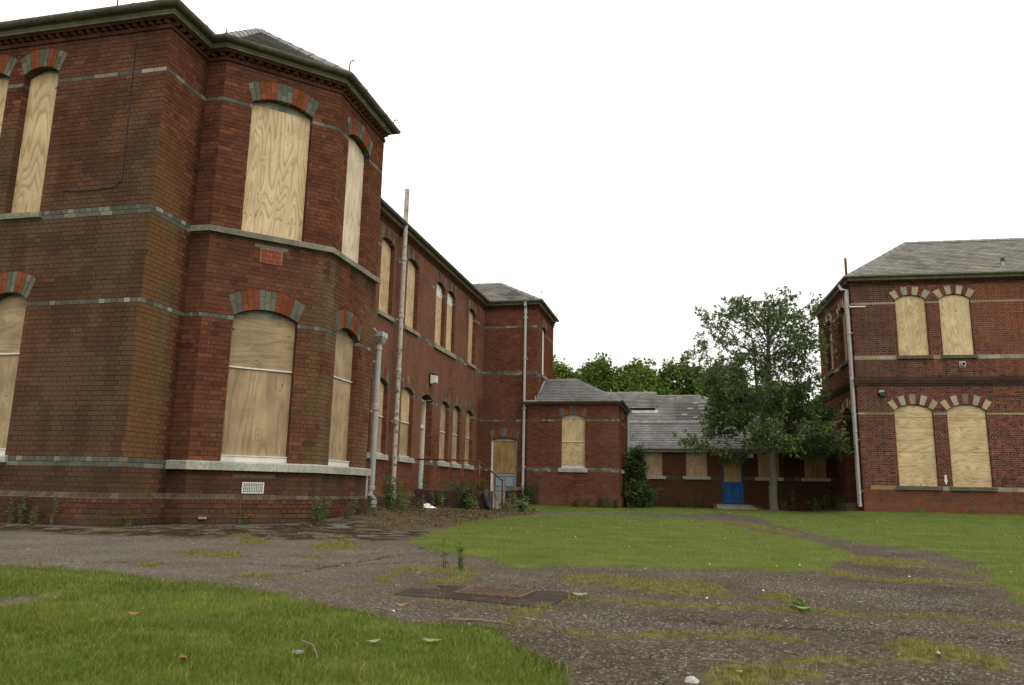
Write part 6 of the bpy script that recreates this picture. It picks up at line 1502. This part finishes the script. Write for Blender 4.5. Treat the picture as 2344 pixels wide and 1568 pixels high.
flat_leaf('plastic_scrap', -1.53, 2.96, .06, .045, .2, None, 'greyish translucent scrap of plastic lying on the left lawn', .1, M_WRAP, 'litter')
flat_leaf('fallen_leaf', -.62, 2.62, .08, .04, 1.2, None, 'reddish brown leaf at the bottom edge of the lawn', .3)
flat_leaf('fallen_leaf', -2.75, 3.55, .07, .035, .5, None, 'brown leaf on the lawn left of centre', .3); flat_leaf('fallen_leaf', -1.9, 2.75, .075, .03, 2.2, None, 'tan leaf low on the left lawn', .3)
flat_leaf('fallen_leaf', -.72, 5.13, .10, .05, .1, None, 'pale curled leaf beside the corner of the dark tarmac patch', .25, M_PALELEAF); flat_leaf('fallen_leaf', -1.62, 4.32, .07, .04, .4, None, 'orange brown leaf at the edge of lawn and tarmac', .4); flat_leaf('fallen_leaf', .62, 5.05, .09, .035, -.2, None, 'broad pale leaf lying in the long grassy crack', .2, M_PALELEAF)
def stick(pts, r, label):
    P = []
    for x, y, dz in pts: P.append((x, y, float(grade(np.array([x]), np.array([y]))[0])+.02+dz))
    m = MB(); m.tube(P, [r*(1-.5*i/(len(P)-1)) for i in range(len(P))], 6); props(m.obj('stick', M_STICK, None), label, 'stick')
stick([(-1.22, 3.95, .01), (-1.05, 3.90, .02), (-.88, 3.86, .01)], .009, 'straight dry stick where the lawn meets the tarmac crack')
stick([(-1.62, 3.15, .02), (-1.50, 3.02, .03), (-1.40, 2.86, .02)], .005, 'thin dark twig lying on the left lawn')
stick([(.02, 3.36, .01), (.12, 3.33, .02), (.22, 3.30, .01)], .005, 'pale dry stalk on the moss at the bottom of the picture'); stick([(.36, 3.60, .01), (.40, 3.52, .02), (.44, 3.50, .01)], .006, 'short curved twig right of the pale stalk'); stick([(-1.75, 4.26, .0), (-1.65, 4.17, .01), (-1.56, 4.12, .0)], .006, 'small twig along the lawn edge')
def stone(x, y, s_, label, mat=M_FLINT):
    z = float(grade(np.array([x]), np.array([y]))[0]); r2 = random.Random(int(x*1000)); m = MB(); n, k = 8, 5; V = []
    for j in range(k):
        t = math.pi*(.5*j/(k-1)); 
        for i in range(n): a = 2*math.pi*i/n; q = s_*r2.uniform(.75, 1.15); V.append((x+q*math.cos(a)*math.cos(t), y+q*math.sin(a)*math.cos(t)*.8, z+q*.7*math.sin(t)))
    m.add(V, [(j*n+i, j*n+(i+1) % n, (j+1)*n+(i+1) % n, (j+1)*n+i) for j in range(k-1) for i in range(n)]); props(m.obj('stone', mat, None), label, 'stone')
stone(-.02, 3.13, .030, 'pale knobbly flint at the bottom edge right of the lawn'); stone(.92, 3.86, .014, 'small white pebble left of the white scrap'); stone(1.02, 4.22, .010, 'tiny white pebble on the moss patch'); stone(.86, 3.76, .016, 'pebble at the end of the lower crack'); stone(-1.66, 4.30, .012, 'small pale stone beside the orange brown leaf')
flat_leaf('paper_scrap', 1.02, 3.86, .035, .02, 1.3, None, 'small curved white scrap on the mossy patch at the right', .5, M_PALE, 'litter', .02)
# crumpled plastic bag
BG = thing('plastic_bag', (-7.0, 20.3, .1), label='crumpled white plastic bag lying by the weeds at the left wall', cat='plastic bag')
m = MB(); r2 = random.Random(3); n, k = 12, 7; V = []; gz = float(grade(np.array([-7.0]), np.array([20.3]))[0])
for j in range(k+1):
    t = math.pi*j/k
    for i in range(n): a = 2*math.pi*i/n; q = r2.uniform(.05, .12); V.append((-7.0+q*1.3*math.cos(a)*math.sin(t), 20.3+q*math.sin(a)*math.sin(t), gz+.07+q*.9*math.cos(t)))
m.add(V, [(j*n+i, j*n+(i+1) % n, (j+1)*n+(i+1) % n, (j+1)*n+i) for j in range(k) for i in range(n)]); m.obj('bag_film', M_PLASTICBAG, BG)
m = MB(); m.add([(-6.95, 20.25, gz+.03), (-6.75, 20.2, gz+.05), (-6.72, 20.35, gz+.02), (-6.9, 20.4, gz+.10)], [(0, 1, 2, 3)]); m.obj('bag_handle', M_PLASTICBAG, BG)
